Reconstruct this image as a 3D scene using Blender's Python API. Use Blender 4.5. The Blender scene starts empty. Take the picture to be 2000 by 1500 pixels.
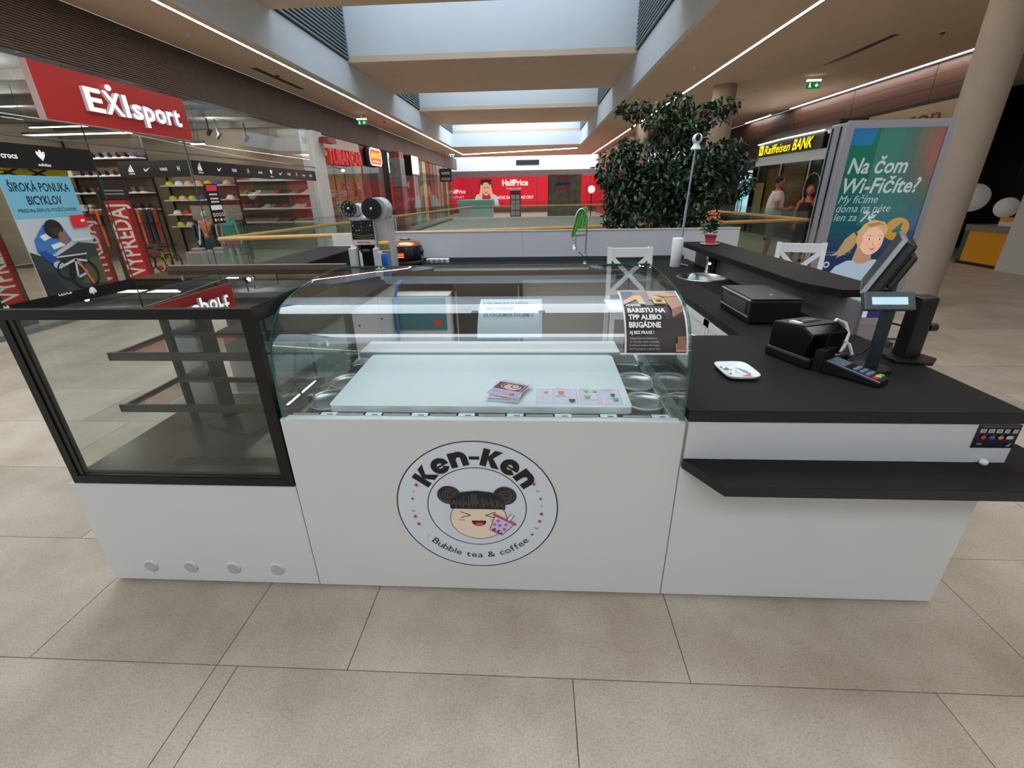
import bpy, bmesh, math, random
from mathutils import Vector, Matrix
from mathutils.geometry import tessellate_polygon
SC = bpy.context.scene
COL = SC.collection
random.seed(7)
PI = math.pi

# ------------------------------------------------------------------ camera
cam = bpy.data.cameras.new('camera'); camo = bpy.data.objects.new('camera', cam); COL.objects.link(camo)
pitch, yaw, roll, FPX = 0.40364767, 0.05745065, -0.01818375, 878.48346
_f = Vector((-math.sin(yaw)*math.cos(pitch), math.cos(yaw)*math.cos(pitch), -math.sin(pitch)))
_r = Vector((math.cos(yaw), math.sin(yaw), 0)); _u = _r.cross(_f)
_R = math.cos(roll)*_r + math.sin(roll)*_u; _U = -math.sin(roll)*_r + math.cos(roll)*_u
camo.matrix_world = Matrix(((_R.x, _U.x, -_f.x, 0), (_R.y, _U.y, -_f.y, 0), (_R.z, _U.z, -_f.z, 1.6), (0, 0, 0, 1)))
cam.sensor_width = 36; cam.lens = FPX/2000*36; cam.clip_start = .05; cam.clip_end = 300
SC.camera = camo

# ------------------------------------------------------------------ world, lights, exposure
w = bpy.data.worlds.new('world'); SC.world = w; w.use_nodes = True
bg = w.node_tree.nodes['Background']; bg.inputs[0].default_value = (.72, .85, 1, 1); bg.inputs[1].default_value = .9
SKY = [(-13.5, -9.7), (-5.6, -1.8), (2.35, 6.25), (10.4, 14.24), (18.5, 22.2), (26.7, 30.4)]   # skylight openings along the mall
def area(name, loc, sx, sy, energy, col, rot=(0, 0, 0)):
    l = bpy.data.lights.new(name, 'AREA'); l.shape = 'RECTANGLE'; l.size = sx; l.size_y = sy
    l.energy = energy; l.color = col
    o = bpy.data.objects.new(name, l); COL.objects.link(o); o.location = loc; o.rotation_euler = rot
    return o
for (a, b), en in zip(SKY, (260, 400, 370, 85, 105, 320)):
    area('skylight_daylight', (-1.25, (a+b)/2, 7.2), 7.4, b-a-.2, en, (.84, .93, 1))
def point(name, loc, energy, col, r=.05):
    l = bpy.data.lights.new(name, 'POINT'); l.energy = energy; l.color = col; l.shadow_soft_size = r
    o = bpy.data.objects.new(name, l); COL.objects.link(o); o.location = loc
for x, y in ((-8.4, 4), (-8.4, 7.4), (-8.4, 10.4), (-8.6, 13.2), (-11.2, 6), (-11.2, 10.6)):
    point('shop_spot', (x, y, 3.2), 62, (1, .93, .85))
area('skylight_daylight', (0, 41.2, 6.9), 14, 2.6, 520, (.92, .96, 1))
area('far_hall_fill', (0, 34.5, 4.1), 6, 4, 120, (1, .98, .96))  # added fill that brightens the far end; no fixture hangs here
point('bank_light', (8.9, 15.2, 2.2), 6, (1, .85, .5))
for x, y in ((-3.5, 12), (3.5, 12), (0, 18), (0, 7)):
    area('lower_level_fill', (x, y, -.6), 3, 3, 110, (1, .98, .93))  # added fill panels, brighten the lower level behind the balustrade glass
SC.view_settings.view_transform = 'Standard'; SC.view_settings.look = 'None'
SC.view_settings.exposure = 0.25; SC.view_settings.gamma = 1; SC.view_settings.use_curve_mapping = False
SC.cycles.use_denoising = True
SC.cycles.max_bounces = 10; SC.cycles.transparent_max_bounces = 24
SC.cycles.caustics_reflective = False; SC.cycles.caustics_refractive = False
SC.cycles.sample_clamp_indirect = 6

# ------------------------------------------------------------------ materials
def lin(c):
    return tuple(((x/255)/12.92 if x/255 <= .04045 else ((x/255+.055)/1.055)**2.4) for x in c)
_mc = {}
def M(name, col=(200, 200, 200), rough=.5, metal=0, emit=0, noise=0, nscale=8, bump=0, spec=.5, stretch=None, var=0):
    if name in _mc: return _mc[name]
    m = bpy.data.materials.new(name); m.use_nodes = True; nt = m.node_tree; b = nt.nodes['Principled BSDF']
    c = lin(col)+(1,)
    b.inputs['Base Color'].default_value = c; b.inputs['Roughness'].default_value = rough
    b.inputs['Metallic'].default_value = metal; b.inputs['Specular IOR Level'].default_value = spec
    m.diffuse_color = c
    if emit:
        b.inputs['Emission Color'].default_value = c; b.inputs['Emission Strength'].default_value = emit
    if noise or bump:
        tc = nt.nodes.new('ShaderNodeTexCoord'); mp = nt.nodes.new('ShaderNodeMapping')
        nt.links.new(tc.outputs['Object'], mp.inputs[0])
        if stretch: mp.inputs['Scale'].default_value = stretch
        n = nt.nodes.new('ShaderNodeTexNoise'); n.inputs['Scale'].default_value = nscale; n.inputs['Detail'].default_value = 6
        nt.links.new(mp.outputs[0], n.inputs['Vector'])
        if noise:
            r = nt.nodes.new('ShaderNodeValToRGB')
            r.color_ramp.elements[0].position = .3; r.color_ramp.elements[1].position = .7
            r.color_ramp.elements[0].color = tuple(x*(1-noise) for x in c[:3])+(1,)
            r.color_ramp.elements[1].color = tuple(min(1, x*(1+noise)) for x in c[:3])+(1,)
            nt.links.new(n.outputs[0], r.inputs[0]); out = r.outputs[0]
            if var:
                oi = nt.nodes.new('ShaderNodeObjectInfo'); hs = nt.nodes.new('ShaderNodeHueSaturation')
                mr = nt.nodes.new('ShaderNodeMapRange'); mr.inputs[3].default_value = 1-var; mr.inputs[4].default_value = 1+var
                nt.links.new(oi.outputs['Random'], mr.inputs[0]); nt.links.new(mr.outputs[0], hs.inputs['Value'])
                nt.links.new(out, hs.inputs['Color']); out = hs.outputs[0]
            nt.links.new(out, b.inputs['Base Color'])
        if bump:
            bp = nt.nodes.new('ShaderNodeBump'); bp.inputs['Strength'].default_value = bump; bp.inputs['Distance'].default_value = .01
            nt.links.new(n.outputs[0], bp.inputs['Height']); nt.links.new(bp.outputs[0], b.inputs['Normal'])
    _mc[name] = m; return m
def GL(name, tint, refl=.05, rough=0.0, gain=.9):
    """clear sheet glass: transmits with a slight tint, mirrors more at grazing angles"""
    if name in _mc: return _mc[name]
    m = bpy.data.materials.new(name); m.use_nodes = True; nt = m.node_tree; nt.nodes.clear()
    out = nt.nodes.new('ShaderNodeOutputMaterial'); mix = nt.nodes.new('ShaderNodeMixShader')
    t = nt.nodes.new('ShaderNodeBsdfTransparent'); t.inputs[0].default_value = lin(tint)+(1,)
    g = nt.nodes.new('ShaderNodeBsdfGlossy'); g.inputs['Roughness'].default_value = rough
    lw = nt.nodes.new('ShaderNodeLayerWeight'); lw.inputs[0].default_value = .5
    p = nt.nodes.new('ShaderNodeMath'); p.operation = 'POWER'; p.inputs[1].default_value = 4
    nt.links.new(lw.outputs['Facing'], p.inputs[0])
    ma = nt.nodes.new('ShaderNodeMath'); ma.operation = 'MULTIPLY_ADD'; ma.inputs[1].default_value = gain; ma.inputs[2].default_value = refl
    nt.links.new(p.outputs[0], ma.inputs[0]); ma.use_clamp = True
    nt.links.new(ma.outputs[0], mix.inputs[0]); nt.links.new(t.outputs[0], mix.inputs[1]); nt.links.new(g.outputs[0], mix.inputs[2])
    nt.links.new(mix.outputs[0], out.inputs[0]); m.diffuse_color = (.7, .9, .85, .3)
    _mc[name] = m; return m
WHITE = M('white_laminate', (210, 208, 206), .42, noise=.012, nscale=3)
WHITE2 = M('white_paint', (225, 225, 224), .6)
CEIL = M('ceiling_plaster', (216, 194, 172), .85, noise=.03, nscale=1.5)
WELL = M('skylight_well_white', (214, 222, 228), .8, noise=.02, nscale=.7)
BLACKTOP = M('black_wood_laminate', (26, 23, 22), .6, spec=.2, noise=.25, nscale=6, stretch=(1, 14, 1), bump=.05)
BLACK = M('black_plastic', (17, 17, 19), .38)
BLACKM = M('black_powder_metal', (24, 23, 22), .35, metal=.3)
DGREY = M('dark_grey_plastic', (48, 50, 54), .4)
STEEL = M('brushed_steel', (190, 190, 188), .28, metal=1, noise=.05, nscale=20)
CHROME = M('chrome', (220, 222, 225), .12, metal=1)
CONC = M('painted_concrete', (172, 158, 143), .8, noise=.04, nscale=3, bump=.1)
GREEN_EDGE = M('green_glass_edge', (40, 105, 98), .15)
GLASS = GL('clear_glass', (246, 250, 250), .045)
GLASSG = GL('greenish_glass', (232, 243, 239), .045)
GLASSR = GL('balustrade_glass', (240, 248, 245), .05, 0, .35)
CURVEGL = GL('curved_canopy_glass', (242, 249, 249), .115)
CASEGL = GL('case_glass', (246, 248, 247), .04)
TOPGL = GL('smoked_top_glass', (120, 130, 128), .2)
WOODR = M('oak_handrail', (214, 163, 96), .35, noise=.1, nscale=10, stretch=(1, 1, 6))
SLAT = M('brown_slat', (98, 82, 72), .55, noise=.12, nscale=5)
BROWN = M('brown_cladding', (104, 84, 70), .6, noise=.1, nscale=3)
WOODR2 = M('dark_red_wood_cladding', (84, 52, 38), .45, noise=.22, nscale=4, stretch=(1, .2, 8))

# stone tile with fine speckle
def stone(name, tiles=False):
    m = bpy.data.materials.new(name); m.use_nodes = True; nt = m.node_tree; b = nt.nodes['Principled BSDF']
    tc = nt.nodes.new('ShaderNodeTexCoord'); geo = nt.nodes.new('ShaderNodeNewGeometry')
    L = nt.links.new
    n1 = nt.nodes.new('ShaderNodeTexNoise'); n1.inputs['Scale'].default_value = 2.2; n1.inputs['Detail'].default_value = 8; n1.inputs['Roughness'].default_value = .65
    n2 = nt.nodes.new('ShaderNodeTexNoise'); n2.inputs['Scale'].default_value = 130; n2.inputs['Detail'].default_value = 4; n2.inputs['Roughness'].default_value = .7
    n3 = nt.nodes.new('ShaderNodeTexVoronoi'); n3.inputs['Scale'].default_value = 38
    for n in (n1, n2, n3): L(geo.outputs['Position'], n.inputs['Vector'])
    r1 = nt.nodes.new('ShaderNodeValToRGB'); e = r1.color_ramp.elements
    e[0].position = .32; e[0].color = lin((170, 156, 138))+(1,); e[1].position = .7; e[1].color = lin((202, 190, 173))+(1,)
    L(n1.outputs[0], r1.inputs[0])
    r2 = nt.nodes.new('ShaderNodeValToRGB'); e = r2.color_ramp.elements
    e[0].position = .34; e[0].color = (.7, .66, .6, 1); e[1].position = .56; e[1].color = (1, 1, 1, 1)
    L(n2.outputs[0], r2.inputs[0])
    mx = nt.nodes.new('ShaderNodeMixRGB'); mx.blend_type = 'MULTIPLY'; mx.inputs[0].default_value = .8
    L(r1.outputs[0], mx.inputs[1]); L(r2.outputs[0], mx.inputs[2]); out = mx.outputs[0]
    if tiles:
        br = nt.nodes.new('ShaderNodeTexBrick'); br.inputs['Scale'].default_value = 1; br.inputs['Brick Width'].default_value = 1.235
        br.inputs['Row Height'].default_value = .63; br.inputs['Mortar Size'].default_value = .004
        br.inputs['Color1'].default_value = (1, 1, 1, 1); br.inputs['Color2'].default_value = (.93, .93, .93, 1); br.inputs['Mortar'].default_value = (.3, .28, .26, 1)
        mp = nt.nodes.new('ShaderNodeMapping'); mp.inputs['Location'].default_value = (.55, -.44, 0)
        L(geo.outputs['Position'], mp.inputs[0]); L(mp.outputs[0], br.inputs['Vector'])
        m2 = nt.nodes.new('ShaderNodeMixRGB'); m2.blend_type = 'MULTIPLY'; m2.inputs[0].default_value = 1
        L(out, m2.inputs[1]); L(br.outputs[0], m2.inputs[2]); out = m2.outputs[0]
    else:
        oi = nt.nodes.new('ShaderNodeObjectInfo'); hs = nt.nodes.new('ShaderNodeHueSaturation')
        mr = nt.nodes.new('ShaderNodeMapRange'); mr.inputs[3].default_value = .86; mr.inputs[4].default_value = 1.05
        L(oi.outputs['Random'], mr.inputs[0]); L(mr.outputs[0], hs.inputs['Value']); L(out, hs.inputs['Color']); out = hs.outputs[0]
    L(out, b.inputs['Base Color']); b.inputs['Roughness'].default_value = .42; b.inputs['Specular IOR Level'].default_value = .35
    bp = nt.nodes.new('ShaderNodeBump'); bp.inputs['Strength'].default_value = .25; bp.inputs['Distance'].default_value = .003
    L(n2.outputs[0], bp.inputs['Height']); L(bp.outputs[0], b.inputs['Normal'])
    return m
STONE = stone('stone_tile'); STONEF = stone('stone_tile_far', True)
GROUT = M('grout', (92, 84, 74), .9)

# ------------------------------------------------------------------ mesh building
ORG = {}
def tag(o, label=None, cat=None, group=None, kind=None):
    if label: o['label'] = label
    if cat: o['category'] = cat
    if group: o['group'] = group
    if kind: o['kind'] = kind
    return o
def thing(name, label, cat, loc=(0, 0, 0), group=None):
    o = bpy.data.objects.new(name, None); COL.objects.link(o); o.location = loc; o.empty_display_size = .05
    ORG[o.name] = Vector(loc)
    return tag(o, label, cat, group)
class MB:
    def __init__(s, mat=None, T=None):
        s.v = []; s.f = []; s.mi = []; s.mats = []; s.sm = []; s.T = T or Matrix.Identity(4)
        if mat: s.use(mat)
    def use(s, mat):
        if mat not in s.mats: s.mats.append(mat)
        s.cur = s.mats.index(mat); return s
    def add(s, vs, fs, smooth=False):
        n = len(s.v); s.v += [s.T @ Vector(p) for p in vs]
        for f in fs: s.f.append(tuple(i+n for i in f)); s.mi.append(s.cur); s.sm.append(smooth)
        return s
    def box(s, x0, x1, y0, y1, z0, z1):
        return s.add([(x0, y0, z0), (x1, y0, z0), (x1, y1, z0), (x0, y1, z0), (x0, y0, z1), (x1, y0, z1), (x1, y1, z1), (x0, y1, z1)],
                     [(0, 3, 2, 1), (4, 5, 6, 7), (0, 1, 5, 4), (1, 2, 6, 5), (2, 3, 7, 6), (3, 0, 4, 7)])
    def prism(s, pts, z0, z1):       # polygon in xy extruded in z (ccw)
        n = len(pts); tri = tessellate_polygon([[Vector((p[0], p[1], 0)) for p in pts]])
        vs = [(p[0], p[1], z0) for p in pts]+[(p[0], p[1], z1) for p in pts]
        fs = [(a, b, c) for a, b, c in tri]+[(a+n, b+n, c+n) for a, b, c in tri]
        fs += [(i, (i+1) % n, (i+1) % n+n, i+n) for i in range(n)]
        return s.add(vs, fs)
    def prismx(s, pts, x0, x1):      # polygon in yz extruded in x
        n = len(pts); tri = tessellate_polygon([[Vector((p[0], p[1], 0)) for p in pts]])
        vs = [(x0, p[0], p[1]) for p in pts]+[(x1, p[0], p[1]) for p in pts]
        fs = [(a, b, c) for a, b, c in tri]+[(a+n, b+n, c+n) for a, b, c in tri]
        fs += [(i, (i+1) % n, (i+1) % n+n, i+n) for i in range(n)]
        return s.add(vs, fs)
    def lathe(s, prof, c=(0, 0, 0), n=24, axis='z', smooth=True, cap=True):
        vs = []; fs = []
        for r, h in prof:
            for k in range(n):
                a = 2*PI*k/n; x, y = r*math.cos(a), r*math.sin(a)
                p = (x, y, h) if axis == 'z' else ((x, h, y) if axis == 'y' else (h, x, y))
                vs.append((p[0]+c[0], p[1]+c[1], p[2]+c[2]))
        m = len(prof)
        for i in range(m-1):
            for k in range(n):
                k2 = (k+1) % n; fs.append((i*n+k, i*n+k2, (i+1)*n+k2, (i+1)*n+k))
        s.add(vs, fs, smooth)
        if cap:
            if prof[0][0] > 1e-5: s.add([vs[k] for k in range(n)], [tuple(range(n))])
            if prof[-1][0] > 1e-5: s.add([vs[(m-1)*n+k] for k in range(n)], [tuple(range(n))])
        return s
    def cyl(s, c, r, h, n=20, axis='z'): return s.lathe([(r, 0), (r, h)], c, n, axis)
    def tube(s, pts, r, n=8, r2=None):
        pts = [Vector(p) for p in pts]; m = len(pts); vs = []; fs = []; up = None
        for i, p in enumerate(pts):
            d = (pts[min(i+1, m-1)]-pts[max(i-1, 0)]).normalized()
            if up is None: up = Vector((0, 0, 1)) if abs(d.z) < .9 else Vector((1, 0, 0))
            a = d.cross(up).normalized(); b = a.cross(d).normalized(); up = b
            rr = r if r2 is None else r+(r2-r)*i/(m-1)
            for k in range(n):
                t = 2*PI*k/n; vs.append(p+a*rr*math.cos(t)+b*rr*math.sin(t))
        for i in range(m-1):
            for k in range(n):
                k2 = (k+1) % n; fs.append((i*n+k, i*n+k2, (i+1)*n+k2, (i+1)*n+k))
        s.add(vs, fs, True); s.add(vs[:n], [tuple(range(n))]); s.add(vs[-n:], [tuple(range(n))]); return s
    def bar(s, a, b, w, t, up=(0, 0, 1)):   # rectangular bar between two points
        a, b = Vector(a), Vector(b); d = (b-a).normalized(); x = d.cross(Vector(up)).normalized()*w/2; y = x.cross(d).normalized()*t/2
        return s.add([a-x-y, a+x-y, a+x+y, a-x+y, b-x-y, b+x-y, b+x+y, b-x+y],
                     [(0, 3, 2, 1), (4, 5, 6, 7), (0, 1, 5, 4), (1, 2, 6, 5), (2, 3, 7, 6), (3, 0, 4, 7)])
    def sph(s, c, rx, ry=None, rz=None, n=14, m=9):
        ry = ry or rx; rz = rz or rx; vs = []; fs = []
        for i in range(m+1):
            t = PI*i/m
            for k in range(n):
                a = 2*PI*k/n; vs.append((c[0]+rx*math.sin(t)*math.cos(a), c[1]+ry*math.sin(t)*math.sin(a), c[2]+rz*math.cos(t)))
        for i in range(m):
            for k in range(n):
                k2 = (k+1) % n; fs.append((i*n+k, (i+1)*n+k, (i+1)*n+k2, i*n+k2))
        return s.add(vs, fs, True)
    def mesh(s, name, org=Vector((0, 0, 0))):
        me = bpy.data.meshes.new(name); me.from_pydata([tuple(v-org) for v in s.v], [], s.f)
        for m in s.mats: me.materials.append(m)
        me.polygons.foreach_set('material_index', s.mi); me.polygons.foreach_set('use_smooth', s.sm)
        bm = bmesh.new(); bm.from_mesh(me)
        bmesh.ops.recalc_face_normals(bm, faces=bm.faces); bm.to_mesh(me); bm.free(); me.update()
        return me
    def build(s, name, parent=None, bevel=0, raw=False, **k):
        org = ORG[parent.name] if parent else Vector((0, 0, 0))
        if parent is None and s.v:
            xs = [v.x for v in s.v]; ys = [v.y for v in s.v]; zs = [v.z for v in s.v]
            org = Vector(((min(xs)+max(xs))/2, (min(ys)+max(ys))/2, min(zs)))
        if raw:
            me = bpy.data.meshes.new(name); me.from_pydata([tuple(v-org) for v in s.v], [], s.f)
            for m in s.mats: me.materials.append(m)
            me.polygons.foreach_set('material_index', s.mi); me.update()
        else: me = s.mesh(name, org)
        o = bpy.data.objects.new(name, me); COL.objects.link(o); ORG[o.name] = org
        if parent: o.parent = parent
        else: o.location = org
        if bevel:
            b = o.modifiers.new('bevel', 'BEVEL'); b.width = bevel; b.segments = 2; b.limit_method = 'ANGLE'; b.angle_limit = .6
        return tag(o, **k)
def struct(name, mb, **k): o = mb.build(name, **k); o['kind'] = 'structure'; return o
def copy_tree(o, loc=None, parent=None, rz=None):
    c = o.copy(); COL.objects.link(c); c.parent = parent
    if loc is not None: c.location = loc
    if rz is not None: c.rotation_euler.z = rz
    for ch in list(o.children): copy_tree(ch, None, c)
    return c
def Z(x, y, z=0, rz=0): return Matrix.Translation((x, y, z)) @ Matrix.Rotation(rz, 4, 'Z')

# ------------------------------------------------------------------ flat print on real surfaces
_tc = {}
def textgeo(s, bold, shear, mono=False):
    k = (s, bold, shear)
    if k not in _tc:
        cu = bpy.data.curves.new('t', 'FONT'); cu.body = s; cu.size = 1; cu.offset = bold; cu.shear = shear; cu.resolution_u = 2
        o = bpy.data.objects.new('t', cu); me = bpy.data.meshes.new_from_object(o)
        vs = [tuple(v.co[:2]) for v in me.vertices]; fs = [tuple(p.vertices) for p in me.polygons]
        bpy.data.objects.remove(o); bpy.data.curves.remove(cu); bpy.data.meshes.remove(me)
        _tc[k] = (vs, fs)
    return _tc[k]
class Print:
    def __init__(s, O, U, V, step=.0004, emit=0, rough=.5):
        s.O, s.U, s.V = Vector(O), Vector(U), Vector(V); s.N = s.U.cross(s.V).normalized(); s.mb = MB(); s.l = 1; s.step = step; s.emit = emit; s.rough = rough
        s.warp = None
    def m(s, col):
        n = 'print_%02x%02x%02x_%s_%s' % (*col, s.emit, s.rough)
        s.mb.use(M(n, col, s.rough, emit=s.emit))
    def P(s, p, l):
        if s.warp: return s.warp(p[0], p[1], l*s.step)
        return s.O+s.U*p[0]+s.V*p[1]+s.N*(l*s.step)
    def raw(s, vs, fs, col, up=True):
        s.m(col); s.mb.add([s.P(p, s.l) for p in vs], fs)
        if up: s.l += 1
        return s
    def poly(s, pts, col, up=True):
        tri = tessellate_polygon([[Vector((p[0], p[1], 0)) for p in pts]])
        return s.raw(pts, [tuple(t) for t in tri], col, up)
    def rect(s, x0, y0, x1, y1, col, up=True): return s.raw([(x0, y0), (x1, y0), (x1, y1), (x0, y1)], [(0, 1, 2, 3)], col, up)
    def ell(s, cx, cy, rx, ry, col, n=32, up=True, rot=0):
        c, q = math.cos(rot), math.sin(rot)
        pts = [(rx*math.cos(2*PI*k/n), ry*math.sin(2*PI*k/n)) for k in range(n)]
        return s.raw([(cx+x*c-y*q, cy+x*q+y*c) for x, y in pts], [tuple(range(n))], col, up)
    def ring(s, cx, cy, r, w, col, n=72, rx=1, ry=1, a0=0, a1=2*PI, up=True):
        vs = []; fs = []; full = a1-a0 > 6.28; k2 = n if full else n+1
        for k in range(k2):
            a = a0+(a1-a0)*k/n
            for q in (r-w/2, r+w/2): vs.append((cx+q*math.cos(a)*rx, cy+q*math.sin(a)*ry))
        for k in range(n):
            j = (k+1) % k2; fs.append((2*k, 2*k+1, 2*j+1, 2*j))
        return s.raw(vs, fs, col, up)
    def line(s, pts, w, col, up=True):
        for a, b in zip(pts[:-1], pts[1:]):
            dx, dy = b[0]-a[0], b[1]-a[1]; L = math.hypot(dx, dy) or 1; nx, ny = -dy/L*w/2, dx/L*w/2
            s.raw([(a[0]+nx, a[1]+ny), (a[0]-nx, a[1]-ny), (b[0]-nx, b[1]-ny), (b[0]+nx, b[1]+ny)], [(0, 1, 2, 3)], col, False)
        if up: s.l += 1
        return s
    def text(s, t, x, y, size, col, bold=0, shear=0, sx=1, rot=0, align='l', up=True, width=None):
        vs, fs = textgeo(t, bold, shear)
        if not vs: return s
        x0 = min(v[0] for v in vs); x1 = max(v[0] for v in vs)
        if width: sx = width/((x1-x0)*size)
        off = {'l': x0, 'c': (x0+x1)/2, 'r': x1}[align]; c, q = math.cos(rot), math.sin(rot)
        pts = []
        for a, b in vs:
            a = (a-off)*size*sx; b = b*size; pts.append((x+a*c-b*q, y+a*q+b*c))
        return s.raw(pts, fs, col, up)
    def build(s, name, parent=None, **k): return s.mb.build(name, parent, raw=True, **k)
# ================================================================== SETTING
V1, V2, V3, V4 = (-4.45, 6.39), (4.78, 8.70), (4.2, 20.0), (-2.7, 20.0)
fl = MB(GROUT)
TILE_Y = 12.41
def slab(pts, mat, top=0.0, th=.4): fl.use(mat); fl.prism(pts, top-th, top)
slab([(-14, -12), (14, -12), (14, 8.70), V2, V1, (-14, 6.39)], GROUT, -.004)
slab([(-14, 6.39), V1, V4, (-14, 20)], GROUT, -.004)
slab([V2, (14, 8.70), (14, 20), V3], GROUT, -.004)
slab([(-14, 20), V4, V3, (14, 20), (14, 42), (-14, 42)], STONEF)
floor = struct('floor', fl)
def side(px, py):    # inside the atrium opening?
    poly = [V1, V2, V3, V4]; c = False
    for i in range(4):
        a, b = poly[i], poly[(i+1) % 4]
        if (a[1] > py) != (b[1] > py) and px < (b[0]-a[0])*(py-a[1])/(b[1]-a[1])+a[0]: c = not c
    return c
ntile = 0; cache = {}
rest = MB(STONE)
for k in range(-17, 32):
    y0 = 1.07+.63*k; y1 = y0+.63; off = .55 if k % 2 == 0 else .136
    xs = [off+1.235*i for i in range(-13, 13)]
    for i in range(len(xs)-1):
        a, b = xs[i], xs[i+1]
        segs = [(a, b)] if not (a+.02 < -1.18 < b-.02) else [(a, -1.18), (-1.18, b)]
        for (p, q) in segs:
            if q < -13 or p > 13: continue
            if k >= 8 and any(side(x, y) for x in (p, (p+q)/2, q) for y in (y0, y1)): continue
            near = -1 <= k <= 16 and p > -9.2 and q < 10.5 and ntile < 296
            if y1 > 20: continue
            g = .0018; bx = (p+g, q-g, y0+g, y1-g)
            if near:
                key = round(q-p, 3)
                if key not in cache:
                    t = MB(STONE); h = (q-p)/2-g
                    t.box(-h, h, -.315+g, .315-g, -.02, 0)
                    cache[key] = t.mesh('floor_tile')
                o = bpy.data.objects.new('floor_tile', cache[key]); COL.objects.link(o); o.parent = floor
                o.location = Vector(((p+q)/2, (y0+y1)/2, 0))-floor.location
                ntile += 1
            else:
                rest.box(*bx, -.02, 0)
r = rest.build('distant_floor_tiles', floor); r['kind'] = 'stuff'
struct('floor_lower_level', MB(STONEF).box(-7, 7, 4, 22, -4.5, -4.2))
for nm, x0, x1, y0, y1 in (('wall_lower_left', -7, -6.8, 4, 22), ('wall_lower_right', 6.8, 7, 4, 22), ('wall_lower_back', -7, 7, 21.8, 22), ('wall_lower_front', -7, 7, 4, 4.2)):
    struct(nm, MB(WHITE2).box(x0, x1, y0, y1, -4.2, -.4))

# ceilings with raised central bay and skylight wells
c = MB(CEIL)
c.box(-6.61, -5.18, -12, 39.1, 4.15, 4.3); c.box(2.7, 9.09, -12, 39.1, 4.15, 4.3); c.box(-5.18, -5.08, 30.6, 39.1, 4.15, 4.3); c.box(2.6, 2.7, 30.6, 39.1, 4.15, 4.3)
c.box(-5.08, 2.6, 30.6, 39.1, 4.15, 4.3)
struct('ceiling', c)
c = MB(CEIL)
prev = -12
for a, b in SKY:
    c.box(-5.08, 2.6, prev, a, 4.86, 5.0); prev = b
c.box(-5.08, 2.6, prev, 30.75, 4.86, 5.0)
struct('ceiling_upper', c)
struct('wall_bay_left', MB(WELL).box(-5.18, -5.08, -12, 30.6, 4.15, 4.86))
struct('wall_bay_right', MB(WELL).box(2.6, 2.7, -12, 30.6, 4.15, 4.86))
struct('wall_bay_far', MB(WELL).box(-5.08, 2.6, 30.4, 30.55, 4.15, 4.86))
LOUV = M('louvre_grey', (128, 138, 142), .5)
n = 0
for i, (a, b) in enumerate(SKY):
    n += 1
    w_ = MB(WELL)
    w_.box(-5.18, -5.08, a-.1, b+.1, 4.86, 7.3); w_.box(2.6, 2.7, a-.1, b+.1, 4.86, 7.3)
    w_.box(-5.08, 2.6, b, b+.1, 5.0, 7.3); w_.box(-5.08, 2.6, a-.1, a, 5.0, 7.3)
    wo = struct('wall_skylight_%d' % n, w_)
    if i in (2, 3, 4, 5):
        sm = MB(LOUV)
        h = (b-a)/2
        sm.box(0, .05, -h+.02, h-.02, 0, .035)
        me = sm.mesh('louvre_slat')
        for sx in (-5.06, 2.53):
            for k in range(22 if i < 5 else 14):
                o = bpy.data.objects.new('louvre_slat', me); COL.objects.link(o); o.parent = wo
                o.location = Vector((sx, (a+b)/2, 4.93+k*.085))-wo.location
        pn = MB(DGREY); pn.box(-5.078, -5.065, a+.02, b-.02, 4.9, 6.8 if i < 5 else 6.1); pn.box(2.585, 2.598, a+.02, b-.02, 4.9, 6.8 if i < 5 else 6.1)
        pn.build('louvre_backing', wo)
    wf = MB(WHITE2)
    for x in [-5.08+j*1.28 for j in range(7)]: wf.box(x-.03, x+.03, a, b, 7.32, 7.4)
    struct('window_%d' % n, wf)

# hall ends and shop fascias
struct('wall_back_of_hall', MB(M('wall_back_grey', (150, 145, 140), .8)).box(-14, 14, -12.2, -12, 0, 4.3))
def slatted(name, x0, x1, y0, y1, z0, z1, mat, n):
    f = MB(M('fascia_dark_back', (40, 33, 29), .8)); f.box(min(x0, x1), max(x0, x1), y0, y1, z0, z1)
    o = struct(name, f)
    s = MB(mat); xs = x1+.015; h = (z1-z0)/n
    for k in range(n): s.box(x1-.002, x1+.02 if x1 < 0 else x1-.02, y0, y1, z0+k*h, z0+k*h+h*.62)
    q = s.build('fascia_slats', o); q['kind'] = 'stuff'; return o
slatted('trim_1', -6.8, -6.62, -12, 21, 3.34, 4.15, SLAT, 26)
f = MB(BROWN)
o = struct('trim_2', MB(BROWN).box(-6.8, -6.63, 21, 41, 3.34, 4.15))
for k in range(10):
    p = MB(BROWN); p.box(-6.63, -6.605, 21+k*2+.01, 23+k*2-.01, 3.35, 4.14); p.build('cladding_panel', o)
o = struct('trim_3', MB(M('fascia_dark_back')).box(9.15, 9.3, 4, 30, 3.38, 4.15))
for k in range(9):
    for j in range(3):
        p = MB(WOODR2); p.box(9.1, 9.15, 4+k*2.9+.01, 6.9+k*2.9-.01, 3.39+j*.253, 3.39+(j+1)*.253-.006); p.build('wood_board', o)
LED = M('led_light', (255, 246, 238), .5, emit=30)
def ledstrip(x, y0, y1, label, z=4.149, w=.055):
    t = thing('led_strip_light', label, 'light', (x, (y0+y1)/2, z-.02), 'linear led lights in the ceiling')
    MB(LED).box(x-w/2, x+w/2, y0, y1, z-.018, z-.002).build('diffuser', t)
    MB(WHITE2).box(x-w/2-.012, x-w/2, y0, y1, z-.02, z).box(x+w/2, x+w/2+.012, y0, y1, z-.02, z).build('frame', t)
ledstrip(-5.32, -10, 36.5, 'long white led line along the left ceiling edge')
ledstrip(4.21, -10, 40, 'long white led line across the right ceiling, passing behind the tree')
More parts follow.
